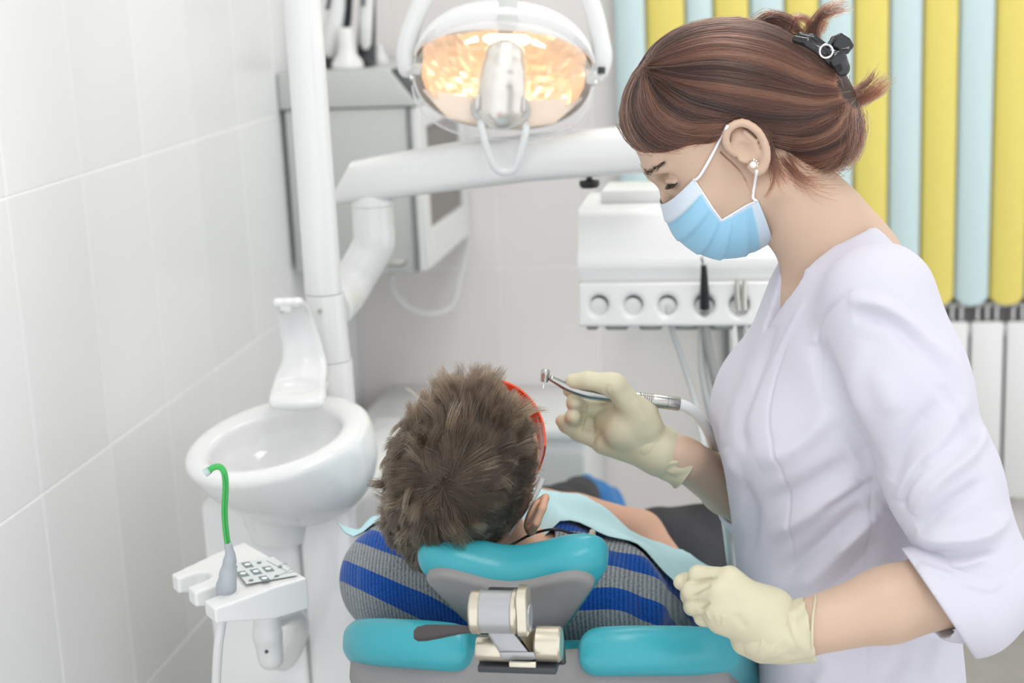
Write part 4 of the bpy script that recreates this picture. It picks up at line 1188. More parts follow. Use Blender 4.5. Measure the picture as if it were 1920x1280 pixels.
mesh_obj('sheet', V, F, m_bib, bib)
MB().box(P(1110, 1004, 1.80), (.0035, .009, .006), bev=.002).build('clip', m_champ, bib)
MB().tube(spline([P(1110, 1004, 1.80), P(1075, 1000, 1.79), P(1040, 992, 1.78), P(1000, 1000, 1.78), P(930, 1030, 1.76), P(800, 1020, 1.80), P(730, 985, 1.83)], 30), .0017, 8).build('cord', m_black, bib)
# orange protective glasses
m_org = bpy.data.materials.new('orange_lens'); m_org.use_nodes = True
b_ = m_org.node_tree.nodes['Principled BSDF']; b_.inputs['Base Color'].default_value = (0.95, .10, .02, 1); b_.inputs['Roughness'].default_value = .08; b_.inputs['Transmission Weight'].default_value = .35; b_.inputs['IOR'].default_value = 1.2
gl = empty('protective_glasses', hp_(.11, -.04, 0), 'orange wraparound protective glasses on the face of the reclining man', 'glasses')
rows = []
for t_ in (0, .0022):
    for vv in (-.055, -.038, -.018, .002, .016):
        row = []
        for j in range(29):
            a = -1.02+2.04*j/28
            row.append(hp_(.020+(.109+t_)*math.cos(a)-.3*abs(vv+.02)**1.2, vv, (.083+t_)*math.sin(a)))
        rows.append(row)
bm_ = MB(); vr = [[bm_.bm.verts.new(tuple(p)) for p in r] for r in rows]
for o in (0, 5):
    for i in range(4):
        for j in range(28):
            bm_.bm.faces.new([vr[o+i][j], vr[o+i][j+1], vr[o+i+1][j+1], vr[o+i+1][j]])
for i in (0, 4):
    for j in range(28):
        bm_.bm.faces.new([vr[i][j], vr[i][j+1], vr[i+5][j+1], vr[i+5][j]])
bm_.build('lens', m_org, gl)
m_clr = mat('clear_glasses_arm', (.85, .87, .87), .15, trans=.4, ior=1.3)
for s in (-1, 1):
    MB().tube([hp_(.052, -.026, .084*s), hp_(.03, -.030, .087*s), hp_(-.01, -.032, .085*s), hp_(-.025, -.045, .083*s)], [.0042, .003, .0015, .0015], 10).build('side_arm', m_clr, gl)
# ---- hair: short, from a crown whorl
m_hair2 = bpy.data.materials.new('short_brown_hair'); m_hair2.use_nodes = True
nt = m_hair2.node_tree; nt.nodes.remove(nt.nodes['Principled BSDF'])
hb_ = nt.nodes.new('ShaderNodeBsdfHairPrincipled'); hb_.parametrization = 'COLOR'; hi_ = nt.nodes.new('ShaderNodeAttribute'); hi_.attribute_name = 'tone'; cr_ = nt.nodes.new('ShaderNodeValToRGB'); nt.links.new(hi_.outputs['Fac'], cr_.inputs[0]); nt.links.new(cr_.outputs[0], hb_.inputs['Color'])
cr_.color_ramp.elements[0].color = (*s2l(38, 29, 22), 1); cr_.color_ramp.elements[1].color = (*s2l(118, 97, 70), 1); cr_.color_ramp.elements[0].position = .2; _e = cr_.color_ramp.elements.new(.75); _e.color = (*s2l(74, 58, 43), 1); cr_.color_ramp.elements[-1].color = (*s2l(196, 174, 130), 1)
hb_.inputs['Roughness'].default_value = .38; hb_.inputs['Radial Roughness'].default_value = .5
nt.links.new(hb_.outputs[0], nt.nodes['Material Output'].inputs[0])
SC = SDF(hc_-.17, hc_+.17, .005); SC.ell(hp_(-.004, .012, .003), (.104, .099, .085), HA, 0); SC.ell(hp_(-.05, -.06, 0), (.055, .07, .068), HA, .03)
Vs, Qs = SC.mesh(); Ns = vnormals(Vs, Qs)
ql = np.stack([(Vs-hc_)@pf, (Vs-hc_)@pv, (Vs-hc_)@pe], 1)
def scalp_ok(q):
    f, v, e = q[:, 0], q[:, 1], q[:, 2]
    front = f < np.where(v > .0, .074-.25*np.clip(.06-v, 0, 1)-.85*np.clip(np.abs(e)-.018, 0, 1), .02)
    low = (v > -.10) & ((v > -.055) | (f < .004)) & ~((f > .026) & (v < -.03))
    return front & low
# the two whorls: near the crown centre and lower right
wh = [nrm(P(838, 905, HY-.09)-hc_)]
sc_cap = (SC.f < 0)
# scalp shade cap as the hair's base
cap_ok = scalp_ok(ql)
fm = cap_ok[Qs].all(1)
idx = np.unique(Qs[fm]); remap = -np.ones(len(Vs), int); remap[idx] = np.arange(len(idx))
m_scalp = mat('hair_roots', s2l(58, 45, 36), .8, noise=.2, nscale=80)
cap = mesh_obj('hair_roots', Vs[idx]+Ns[idx]*.0002, remap[Qs[fm]], m_scalp, pat)
qa = Vs[Qs[fm]]; ar = .5*np.linalg.norm(np.cross(qa[:, 2]-qa[:, 0], qa[:, 3]-qa[:, 1]), axis=1)
NH = 46000
pick = rng.choice(len(qa), NH, p=ar/ar.sum()); uv = rng.random((NH, 2))
w4 = np.stack([(1-uv[:, 0])*(1-uv[:, 1]), uv[:, 0]*(1-uv[:, 1]), uv[:, 0]*uv[:, 1], (1-uv[:, 0])*uv[:, 1]], 1)
R0 = (qa[pick]*w4[:, :, None]).sum(1); Nn = R0-hc_; fq = Qs[fm][pick]
Nn = (Ns[fq]*w4[:, :, None]).sum(1); Nn /= np.linalg.norm(Nn, axis=1, keepdims=True)
rad_ = R0-hc_; rad_ /= np.linalg.norm(rad_, axis=1, keepdims=True)
W = wh[0]
ang = np.arccos(np.clip(rad_@W, -1, 1))
out_ = rad_*(rad_@W)[:, None]-W; out_ -= Nn*np.einsum('ij,ij->i', out_, Nn)[:, None]; out_ /= np.linalg.norm(out_, axis=1, keepdims=True)+1e-9
swirl = np.cross(Nn, out_)
ls = np.stack([R0@pf, R0@pv, R0@pe], 1)-np.array([hc_@pf, hc_@pv, hc_@pe])
topness = np.clip((ls[:, 0]*.6+ls[:, 1]*.6-.02)/.06, 0, 1)
# clumps: a shared random lean per small patch
cl_ = np.floor(R0/.010).astype(int); key = (cl_[:, 0]*73856093 ^ cl_[:, 1]*19349663 ^ cl_[:, 2]*83492791) % 4096
lean = rng.normal(0, 1, (4096, 3))[key]
D0 = out_*1.0+swirl*(.55*np.exp(-ang*1.2))[:, None]+Nn*(.24+.62*topness)[:, None]+lean*.36+rng.normal(0, .055, (NH, 3))
D0 += pf*(.40*topness)[:, None]-pe*(.25*topness)[:, None]
sidef = np.clip((ls[:, 2]-.035)/.03, 0, 1)
D0 -= Nn*(np.einsum('ij,ij->i', D0, Nn)*.35*sidef)[:, None]
D0 /= np.linalg.norm(D0, axis=1, keepdims=True)
Lh = (.024+.015*topness+.006*rng.random(NH))*np.clip(1.25-np.clip((ls[:, 0]-.02)/.04, 0, 1)*np.clip((ls[:, 2]+.025)/.035, 0, 1)*.9, .25, 1)*np.clip(1.15-.7*np.clip((ls[:, 2]-.03)/.05, 0, 1)*np.clip(1-topness*1.3, 0, 1)-.45*np.clip((-.03-ls[:, 1])/.05, 0, 1), .35, 1.2)
Lh *= 1-.35*sidef
ctone0 = rng.random(4096)[(key*5+1) % 4096]
strands = []
tk = np.linspace(0, 1, 6)
grav = np.array([0, 0, -1.0])
for i in range(NH):
    d = D0[i]; L = Lh[i]; n = Nn[i]
    pts = R0[i]+np.outer(tk*L, d)-np.outer(tk**2*L*.42, n*(1-.65*topness[i]))+np.outer(tk**2*L*.10, grav+lean[i]*.9)
    q = pts-hc_; fl = np.sqrt(((q@pf+.004)/.1045)**2+((q@pv-.012)/.0995)**2+((q@pe-.003)/.0855)**2)
    # keep hairs outside the scalp
    lim = 1.012+.016*tk*(.5+ctone0[i]); m = fl < lim
    if m.any() and ls[i, 1] > -.07:
        pts = np.where(m[:, None], pts+n*((lim-fl)*.09)[:, None], pts)
    strands.append(pts)
ctone = rng.random(4096)[(key*7+3) % 4096]
side_ = np.clip((ls[:, 2]-.02)/.05, 0, 1)
tone = np.clip(.05+.55*ctone**2.0+.34*rng.random(NH)**2-.06*side_, 0, 1)
ho = hair_obj('hair', strands, .00023, .00006, m_hair2, pat, tone)
ho['label'] = 'short ruffled brown hair with lighter streaks'
# ================================================================== dentist, standing on the right
den = empty('person', (P(1600, 900, 1.85)[0], 1.85, 0), 'woman dentist in a white coat, blue mask and cream gloves bending over the patient', 'person')
HM = 1.86                                             # plane through the middle of her head
al = math.radians(39)
DF = -math.cos(al)*RT-math.sin(al)*ZZ; DU = -math.sin(al)*RT+math.cos(al)*ZZ; DL = LT
DO = P(1390, 283, HM-.075)-LT*.078
def dh(f, u, l=0.0): return DO+DF*f+DU*u+DL*l
DA = np.array([DF, DU, DL])
SK = 1.0
S = SDF(DO-np.array([.20, .17, .33]), DO+np.array([.26, .15, .19]), .0021)
S.ell(dh(-.008, .045), (.100, .088, .074), DA, 0)
S.ell(dh(.030, -.008), (.060, .078, .063), DA, .03)
S.ell(dh(.052, -.045), (.038, .045, .046), DA, .03)
S.ell(dh(.070, -.083), (.020, .016, .020), DA, .025)
for s in (-1, 1):
    S.cone(dh(.004, -.055, .056*s), dh(.068, -.088, .014*s), .013, .014, .03)
    S.ell(dh(.060, -.022, .036*s), (.022, .022, .020), DA, .02)
    S.cone(dh(.076, .040, .034*s), dh(.084, .036, .008*s), .011, .012, .014)
    S.ell(dh(.083, .020, .031*s), (.013, .012, .016), DA, .010, 'sub')
    S.ell(dh(.069, .018, .031*s), (.0135, .0130, .0135), DA, .003)
    S.tube([dh(.078, .020, .016*s), dh(.0835, .0205, .028*s), dh(.078, .017, .043*s)], [.003, .0036, .003], .004)   # lowered upper lid
S.tube([dh(.083, .022), dh(.094, .002), dh(.099, -.012)], [.0075, .009, .0115], .010)
for s in (-1, 1):
    S.ell(dh(.088, -.020, .009*s), (.008, .007, .007), DA, .006)
S.cone(dh(.088, -.046, -.012), dh(.088, -.046, .012), .006, .006, .008)
S.cone(dh(.086, -.056, -.009), dh(.086, -.056, .009), .006, .006, .006)
# ears
for s in (-1, 1):
    e = lambda f, u, l: dh(-.006+f, -.004+u, (l+.074)*s)
    S.ell(e(-.004, .006, .004), (.016, .026, .007), DA, .006)
    S.tube(list(spline([e(.014, .006, .004), e(.014, .022, .010), e(.002, .034, .014), e(-.014, .030, .016), e(-.021, .012, .016), e(-.017, -.008, .013), e(-.006, -.022, .009), e(.006, -.026, .006), e(.010, -.016, .004)], 22)), np.interp(np.linspace(0, 1, 22), np.linspace(0, 1, 9), [.0035, .0042, .0045, .0045, .0045, .0045, .0055, .0058, .004]), .002)
    S.tube([e(-.010, .020, .011), e(-.012, .004, .011), e(-.006, -.010, .009)], [.003, .0032, .003], .002)
    S.ell(e(.004, .004, .013), (.009, .012, .008), DA, .003, 'sub')
    S.cone(e(.012, -.002, .006), e(.010, -.008, .007), .004, .003, .002)
# neck
nk = [P(1460, 315, HM), P(1546, 428, HM), P(1594, 502, HM-.01), P(1610, 545, HM-.02)]
S.tube(nk, [.048, .0495, .056, .066], .03)
S.tube([P(1575, 490, HM), P(1540, 560, HM), P(1530, 640, HM)], [.048, .048, .056], .03)
S.cone(P(1470, 385, HM), P(1535, 475, HM-.01), .034, .040, .02)
V, Q = S.mesh(); V = relax(V, Q, 2)
hv, hq = V, Q
YT = 1.85
# trunk and arms under the coat
def cp(x, y, Y=YT): return P(x, y, Y)
def seg3(pts, r, S, k=.02): S.tube(pts, r, k)
shN, elN, wrN = P(1655, 575, 1.69), P(1838, 1085, 1.63), P(1492, 1182, 1.575)
shF, elF, wrF = P(1540, 600, 2.02), P(1440, 960, 2.05), P(1285, 862, 1.90)
S = SDF([DO[0]-.22, 1.45, .62], [DO[0]+.52, 2.22, 1.40], .005)
S.ell(P(1605, 700, YT), (.095, .145, .085), np.array([RT, LT, ZZ]), 0)
S.ell(P(1580, 900, YT), (.10, .12, .22), np.array([RT, LT, ZZ]), .06)
S.tube([shN, elN], [.036, .038], .03); S.tube([elN+.0*RT, (elN+wrN)/2, wrN], [.042, .0395, .0285], .012)
S.tube([shF, elF], [.045, .038], .03); S.tube([elF, (elF*.5+wrF*.5), wrF], [.040, .036, .0265], .012)
S.tube([wrN, P(1470, 1180, 1.572)], [.0285, .027], .01); S.tube([wrF, P(1270, 852, 1.895)], [.0265, .026], .01)
V2, Q2 = S.mesh(); V2 = relax(V2, Q2, 3)
V = np.concatenate([hv, V2]); Q = np.concatenate([hq, Q2+len(hv)])
m_skinw = mat('skin_dentist', s2l(200, 172, 150), 0.46, noise=0.035, nscale=30, sss=0.22, bump=0.04, bscale=600)
dbody = mesh_obj('body', V, Q, m_skinw, den)
# ---------------------------------------------------------------- coat
m_coat = mat('white_coat_cloth', s2l(202, 200, 211), 0.85, noise=0.012, nscale=15, sheen=.15, bump=.10, bscale=900)
S = SDF([DO[0]-.22, 1.50, .50], [DO[0]+.56, 2.20, 1.46], .0042)
sl = [(408, 1590, 1642, .045), (445, 1520, 1668, .080), (480, 1474, 1692, .105), (540, 1450, 1738, .160), (620, 1420, 1762, .180), (700, 1388, 1772, .178), (790, 1350, 1776, .172), (880, 1360, 1772, .162), (980, 1374, 1776, .156), (1080, 1384, 1784, .162), (1200, 1418, 1794, .176), (1320, 1432, 1802, .19), (1480, 1440, 1806, .20)]
zz, cxs, cys, hws, hds = [], [], [], [], []
for y, xl_, xr_, hd in sl:
    a, b = P(xl_, y, YT), P(xr_, y, YT); c = (a+b)/2
    zz.append(c[2]); cxs.append(c[0]); cys.append(c[1]); hws.append(np.linalg.norm(b-a)/2); hds.append(hd)
o_ = np.argsort(zz); zz = np.array(zz)[o_]; cxs = np.array(cxs)[o_]; cys = np.array(cys)[o_]; hws = np.array(hws)[o_]; hds = np.array(hds)[o_]
def torso(X, Y, Z):
    z = Z.ravel()
    ip = lambda A: np.interp(z, zz, A)[None, None, :].astype(np.float32)
    dx, dy = X-ip(cxs), Y-ip(cys)
    u = dx*RT[0]+dy*RT[1]; w = dx*LT[0]+dy*LT[1]
    hw, hd = ip(hws), ip(hds)
    r = ((np.abs(u)/hw)**2.3+(np.abs(w)/hd)**2.3+1e-9)**(1/2.3)
    d = (r-1)*np.minimum(hw, hd)*.85
    return np.maximum(np.maximum(d, Z-zz[-1]), .56-Z)
S.fn(torso, S.lo, S.lo+S.res*(S.n-1), k=0)
for s in (-1, 1):                                      # bust
    S.ell(P(1442, 785, YT)+LT*.075*s, (.050, .066, .062), np.array([RT, LT, ZZ]), .05)
# sleeves
slN = [P(1648, 560, 1.705), P(1700, 720, 1.675), P(1768, 900, 1.65), P(1834, 1070, 1.63), P(1812, 1108, 1.624), P(1790, 1114, 1.62)]
S.tube(slN[:4], [.062, .062, .0565, .054], .028); S.tube(slN[3:], [.054, .054, .050], .008)
slF = [P(1545, 590, 2.0), P(1500, 800, 2.04), P(1450, 945, 2.05), P(1418, 935, 2.03)]
S.tube(slF, [.066, .06, .055, .056], .03)
# openings: neck, V of the front, sleeve mouths
S.cone(P(1602, 478, HM-.01), P(1500, 322, HM), .0505, .070, .010, 'sub')
S.tube([P(1546, 455, HM-.030), P(1504, 525, HM-.046), P(1458, 606, HM-.044)], [.036, .033, .012], .006, 'sub')
S.cone(P(1640, 1150, 1.595), P(1762, 1112, 1.612), .045, .044, .002, 'sub')
S.cone(P(1340, 890, 1.97), P(1425, 938, 2.035), .046, .045, .002, 'sub')
V, Q = S.mesh(); V = relax(V, Q, 6); V, Q = subdiv(V, Q); V = relax(V, Q, 2)
# folds: ridges and valleys along photo-traced lines on the near side, real relief
folds = [  # (polyline in photo pixels, width px, height m)
    ([(1530, 640), (1560, 720), (1610, 830), (1650, 900)], 16, -.010),
    ([(1590, 560), (1660, 575), (1730, 630), (1775, 690)], 14, .0055), ([(1600, 590), (1670, 605), (1740, 665)], 14, -.0045),
    ([(1710, 962), (1760, 900), (1820, 850), (1850, 790)], 15, .007), ([(1722, 990), (1790, 940), (1850, 900)], 13, -.006),
    ([(1715, 1005), (1780, 1010), (1850, 1000), (1895, 960)], 14, .007), ([(1740, 1040), (1810, 1040), (1880, 1020)], 11, -.006),
    ([(1690, 940), (1720, 880), (1790, 780), (1800, 740)], 18, .006), ([(1670, 900), (1700, 830), (1760, 750)], 16, -.005),
    ([(1740, 640), (1790, 690), (1825, 780)], 14, .004), ([(1640, 690), (1680, 780)], 25, .003),
    ([(1560, 770), (1500, 830), (1420, 870)], 20, .006), ([(1600, 860), (1520, 910), (1430, 950)], 20, -.006), ([(1610, 900), (1520, 960), (1440, 1010)], 18, .006),
    ([(1640, 960), (1560, 1050), (1480, 1120)], 20, .0065), ([(1620, 950), (1540, 1020), (1450, 1090)], 16, -.006), ([(1650, 1010), (1590, 1080), (1530, 1130)], 16, -.006),
    ([(1400, 700), (1385, 780), (1400, 860)], 12, -.003), ([(1370, 880), (1410, 960), (1400, 1050)], 12, -.006), ([(1360, 840), (1390, 930), (1380, 1010)], 10, .006),
    ([(1440, 600), (1400, 700), (1365, 790)], 9, .003), ([(1455, 610), (1415, 720), (1385, 800)], 8, -.003),
    ([(1760, 1200), (1740, 1280)], 16, .005), ([(1700, 1220), (1660, 1280)], 18, -.004), ([(1560, 1240), (1530, 1290)], 18, .004),
    ([(1636, 860), (1632, 960), (1628, 1080), (1626, 1200), (1622, 1290)], 3.0, -.0016), ([(1478, 640), (1450, 720), (1440, 800), (1470, 900), (1485, 1010), (1480, 1100)], 3.0, -.0014), ([(1660, 950), (1600, 1000), (1560, 1040)], 12, .004), ([(1648, 900), (1590, 930), (1540, 960)], 10, -.004), ([(1690, 950), (1712, 900), (1745, 850)], 8, -.005), ([(1735, 1055), (1800, 1058), (1860, 1040)], 8, .004), ([(1700, 935), (1740, 890), (1800, 830)], 7, .003), ([(1765, 720), (1800, 790), (1840, 850)], 9, -.003), ([(1620, 640), (1600, 720), (1620, 800)], 22, .003),
    ([(1600, 540), (1540, 600), (1530, 680), (1545, 760)], 4.0, -.0025), ([(1510, 560), (1470, 640), (1440, 700)], 5, .002),
    ([(1782, 1100), (1840, 1110), (1890, 1080)], 3.5, -.0016),
]
N = vnormals(V, Q)
def fold(V, N, folds, face):
    px = proj(V); d = np.zeros(len(V)); m = (N@face) > .12
    for pl, w, h in folds:
        pl2 = spline(pl, 14); b, t, sd = polydist(px, pl2)
        d += h*1.35*np.exp(-(b/w)**2)*np.clip(4*t, 0, 1)**.5*np.clip(4*(1-t)+.12, 0, 1)
    return V+N*(d*m*np.clip((N@face)*2, 0, 1))[:, None]
V = fold(V, N, folds, -nrm(P(1600, 800, 1.7)-C0))
V = relax(V, Q, 1)
coat = mesh_obj('coat', V, Q, m_coat, den)
# turned-back cuff of the near sleeve
S = SDF(P(1800, 1120, 1.62)-.12, P(1800, 1120, 1.62)+.12, .0022)
cu = [P(1852, 1098, 1.626), P(1814, 1124, 1.620), P(1740, 1128, 1.609), P(1680, 1132, 1.60)]
S.tube(cu, [.0560, .0595, .0580, .056], .01)
S.cone(P(1640, 1150, 1.595), P(1830, 1116, 1.62), .047, .0510, .001, 'sub')
ccut = P(1752, 1120, 1.60); cdir = nrm(-RT*.85-ZZ*.53)
S.fn(lambda X, Y, Z: (X-ccut[0])*cdir[0]+(Y-ccut[1])*cdir[1]+(Z-ccut[2])*cdir[2]-.0, S.lo, S.lo+S.res*(S.n-1), mode='int')
V, Q = S.mesh(); V = relax(V, Q, 3)
N = vnormals(V, Q)
V = fold(V, N, [([(1792, 1090), (1850, 1110), (1890, 1095)], 3, -.0015), ([(1720, 1060), (1790, 1085)], 8, .003)], -nrm(ccut-C0))
mesh_obj('cuff', V, Q, m_coat, coat)
# buttons placket edge of the far front panel
# trousers, shoes
S = SDF([P(1600, 900, YT)[0]-.20, YT-.26, .0], [P(1600, 900, YT)[0]+.20, YT+.26, .72], .008)
cxh = P(1620, 1280, YT)[0]
for s in (-1, 1):
    S.tube([np.array([cxh, YT-.085*s, .66]), np.array([cxh-.01, YT-.09*s, .40]), np.array([cxh+.01, YT-.095*s, .10])], [.085, .062, .048], .02)
V, Q = S.mesh(); V = relax(V, Q, 2)
mesh_obj('trousers', V, Q, m_coat, den)
m_clog = mat('white_clog', (.75, .75, .74), .4, noise=.03)
for s in (-1, 1):
    S = SDF([cxh-.20, YT-.095*s-.07, -.01], [cxh+.10, YT-.095*s+.07, .15], .005)
    S.ell([cxh-.045, YT-.095*s, .03], (.13, .046, .034), k=0); S.ell([cxh+.01, YT-.095*s, .055], (.062, .044, .055), k=.02)
    S.fn(lambda X, Y, Z: 0*X+0*Y-Z+.001, S.lo, S.lo+S.res*(S.n-1), mode='int')
    V, Q = S.mesh(); mesh_obj('shoe', V, Q, m_clog, den)
# ================================================================== dentist: mask, hair, gloves, small things
_bm = dbody.data
bV = np.array([v.co[:] for v in _bm.vertices])+np.array(den.location)+np.array(dbody.location)
bvh_b = BVHTree.FromPolygons([tuple(v) for v in bV], [p.vertices[:] for p in _bm.polygons])
def on_skin(x, y, lift=.002, tree=None):
    r_ = nrm(ray(x, y)); h = (tree or bvh_b).ray_cast(Vector(C0), Vector(r_))
    return None if h[0] is None else np.array(h[0])-r_*lift
# ---- face mask
m_mask = bpy.data.materials.new('mask_cloth'); m_mask.use_nodes = True
nt = m_mask.node_tree; b_ = nt.nodes['Principled BSDF']; b_.inputs['Roughness'].default_value = .85; b_.inputs['Sheen Weight'].default_value = .2
a1 = nt.nodes.new('ShaderNodeAttribute'); a1.attribute_name = 'band'
mx_ = nt.nodes.new('ShaderNodeMix'); mx_.data_type = 'RGBA'; mx_.inputs[6].default_value = (*s2l(146, 196, 222), 1); mx_.inputs[7].default_value = (*s2l(212, 218, 226), 1)
nt.links.new(a1.outputs['Fac'], mx_.inputs[0]); nt.links.new(mx_.outputs[2], b_.inputs['Base Color'])
no_ = nt.nodes.new('ShaderNodeTexNoise'); no_.inputs['Scale'].default_value = 900; tc_ = nt.nodes.new('ShaderNodeTexCoord'); nt.links.new(tc_.outputs['Object'], no_.inputs['Vector'])
bp_ = nt.nodes.new('ShaderNodeBump'); bp_.inputs['Strength'].default_value = .15; bp_.inputs['Distance'].default_value = .001; nt.links.new(no_.outputs['Fac'], bp_.inputs['Height']); nt.links.new(bp_.outputs[0], b_.inputs['Normal'])
NS, NT_ = 49, 41
ss = np.linspace(0, 1, NS)
Cpx = spline([(1235, 378), (1248, 411), (1268, 441), (1305, 467), (1345, 480), (1397, 476), (1447, 456)], NS)
Ekey = np.array([(1300, 335), (1318, 362), (1336, 390), (1353, 413), (1375, 400), (1398, 386), (1421, 375)], float)
Epx = np.stack([np.interp(ss, np.linspace(0, 1, 7), Ekey[:, i]) for i in (0, 1)], 1)
grid = np.zeros((NS, NT_, 3))
for i in range(NS):
    C = P(*Cpx[i], HM); C = C-DL*((C-DO)@DL)
    e = on_skin(*Epx[i], lift=.0015)
    if e is None: e = P(*Epx[i], HM-.06)
    el = (e-DO)@DL; ei = e-DL*el
    pz = ss[i]*6.0
    pleat = .0052*((pz % 1.0)**1.5-.4) if .10 < ss[i] < .86 else 0
    for j in range(NT_):
        t = -1+2*j/(NT_-1); a = abs(t)*PI/2
        dirv = nrm(C-DO-DF*.02-DU*-.03)
        puff = (.0035*math.sin(PI*ss[i])+pleat*(.3+1.0*math.sin(a)))*max(0, math.cos(a))**.6
        grid[i, j] = C+(ei-C)*(1-math.cos(a))+DL*(math.copysign(1, t)*el*math.sin(a))+(dirv*math.cos(a)+DL*math.copysign(math.sin(a), t))*puff
V = grid.reshape(-1, 3); n1 = len(V)
inn = V-np.array([nrm(v-DO-DF*.03+DU*.04) for v in V])*.0012
V = np.concatenate([V, inn]); F = []
for i in range(NS-1):
    for j in range(NT_-1):
        a = i*NT_+j; F.append([a, a+1, a+NT_+1, a+NT_]); F.append([n1+a, n1+a+NT_, n1+a+NT_+1, n1+a+1])
for j in range(NT_-1):
    F.append([j+1, j, n1+j, n1+j+1]); a = (NS-1)*NT_+j; F.append([a, a+1, n1+a+1, n1+a])
for i in range(NS-1):
    a = i*NT_; F.append([a, a+NT_, n1+a+NT_, n1+a]); a = i*NT_+NT_-1; F.append([a+NT_, a, n1+a, n1+a+NT_])
mask = mesh_obj('face_mask', V, F, m_mask, den)
bnd = np.zeros((NS, NT_))
bnd[ss < .135] = .85; bnd[ss > .90] = .7; bnd[(ss > .145) & (ss < .165)] = .8
tj = np.abs(np.linspace(-1, 1, NT_)); bnd[:, tj > .965] = 1
A1 = mask.data.attributes.new('band', 'FLOAT', 'POINT'); A1.data.foreach_set('value', np.concatenate([bnd.ravel(), bnd.ravel()]).astype(np.float32))
m_loopw = mat('white_elastic', s2l(240, 240, 242), .7)
MB().tube([grid[i, NT_-1] for i in range(NS)], .0011, 8).build('edge_binding', m_loopw, mask, auto=0)
def skin_path(pts, lift): return [q for q in (on_skin(x, y, lift) for x, y in pts) if q is not None]
lp1 = spline([grid[1, NT_-1]]+skin_path([(1312, 330), (1330, 300), (1350, 262), (1364, 236)], .0035), 20)
MB().tube(lp1, .0017, 8).build('ear_loop', m_loopw, mask, auto=0)
lp2 = spline([grid[NS-2, NT_-1]]+skin_path([(1412, 370), (1415, 345), (1419, 320)], .003), 16)
MB().tube(lp2, .0017, 8).build('ear_loop', m_loopw, mask, auto=0)
# ---- eye details
m_dark = mat('dark_lash', (.018, .012, .010), .5, noise=.1)
lash = []
for k in range(46):
    u = rng.random(); l = .016+.030*u
    r0 = dh(.0850-.0060*abs(u-.35)**1.5*2.2, .0165-.002*u, l)
    d = nrm(DF*.8-DU*.45+DL*(u-.4)*.8)
    tt = np.linspace(0, 1, 5)[:, None]
    lash.append(r0+d*tt*.0085+DU*(tt**2)*.0035)
hair_obj('eyelashes', lash, .00028, .00006, m_dark, den)
MB().tube([dh(.0815, .0165, .016), dh(.0862, .0172, .026), dh(.0835, .0155, .036), dh(.0775, .0145, .045)], [.0007, .0012, .0011, .0006], 6).build('lash_line', m_dark, den)
brow = []
for s in (-1, 1):
    for k in range(170):
        u = rng.random()**1.1; w = rng.normal(0, .0026*(1-.6*u))
        base = dh(.0915-.015*u**2.0, .0400+.0045*u+w, (.008+.046*u)*s)
        d = nrm(DU*.25*(1-u)-DF*.5*u+DL*s*.9+rng.normal(0, .12, 3))
        tt = np.linspace(0, 1, 4)[:, None]
        h = bvh_b.find_nearest(Vector(base)); base = np.array(h[0])+np.array(h[1])*.0002*(1 if np.dot(h[1], base-DO) > 0 else -1)
        brow.append(base+d*tt*.0075)
hair_obj('eyebrows', brow, .00022, .00006, m_dark, den)
# ---- hair base
m_hairb = mat('auburn_hair_base', s2l(52, 33, 27), .5, noise=.25, nscale=90)
m_hair = bpy.data.materials.new('auburn_hair'); m_hair.use_nodes = True
nt = m_hair.node_tree; nt.nodes.remove(nt.nodes['Principled BSDF'])
hb_ = nt.nodes.new('ShaderNodeBsdfHairPrincipled'); hb_.parametrization = 'COLOR'
hi_ = nt.nodes.new('ShaderNodeAttribute'); hi_.attribute_name = 'tone'; cr_ = nt.nodes.new('ShaderNodeValToRGB'); nt.links.new(hi_.outputs['Fac'], cr_.inputs[0]); nt.links.new(cr_.outputs[0], hb_.inputs['Color'])
cr_.color_ramp.elements[0].color = (*s2l(36, 22, 18), 1); cr_.color_ramp.elements[1].color = (*s2l(150, 98, 70), 1); cr_.color_ramp.elements[0].position = .15; _e = cr_.color_ramp.elements.new(.6); _e.color = (*s2l(82, 48, 36), 1)
hb_.inputs['Roughness'].default_value = .24; hb_.inputs['Radial Roughness'].default_value = .28
nt.links.new(hb_.outputs[0], nt.nodes['Material Output'].inputs[0])
pm = HM/FPX*.985
def pell(S, x, y, rx, ry, rd, rot=0, k=.012, Y=HM, mode='add'):
    c, s_q = math.cos(rot), math.sin(rot)
    ax = np.array([RT*c-ZZ*s_q, RT*s_q+ZZ*c, LT]); S.ell(P(x, y, Y), (rx*pm, ry*pm, rd), ax, k, mode)
S = SDF(DO-np.array([.20, .16, .17]), DO+np.array([.24, .16, .20]), .0026)
pell(S, 1376, 166, 184, 127, .0845, .06, 0)
pell(S, 1268, 211, 104, 90, .084, -.15, .02)
pell(S, 1325, 220, 62, 46, .083, .0, .02)
pell(S, 1500, 190, 92, 96, .066, .3, .02)
pell(S, 1535, 232, 74, 84, .058, 0, .02)
pell(S, 1310, 345, 80, 46, .11, .15, .012, mode='sub')
pell(S, 1405, 290, 32, 58, .13, .1, .008, mode='sub')
V, Q = S.mesh(); V = relax(V, Q, 4)
hbase = mesh_obj('hair_base', V, Q, m_hairb, den)
bvh_h = BVHTree.FromPolygons([tuple(v) for v in V], [tuple(q) for q in Q])
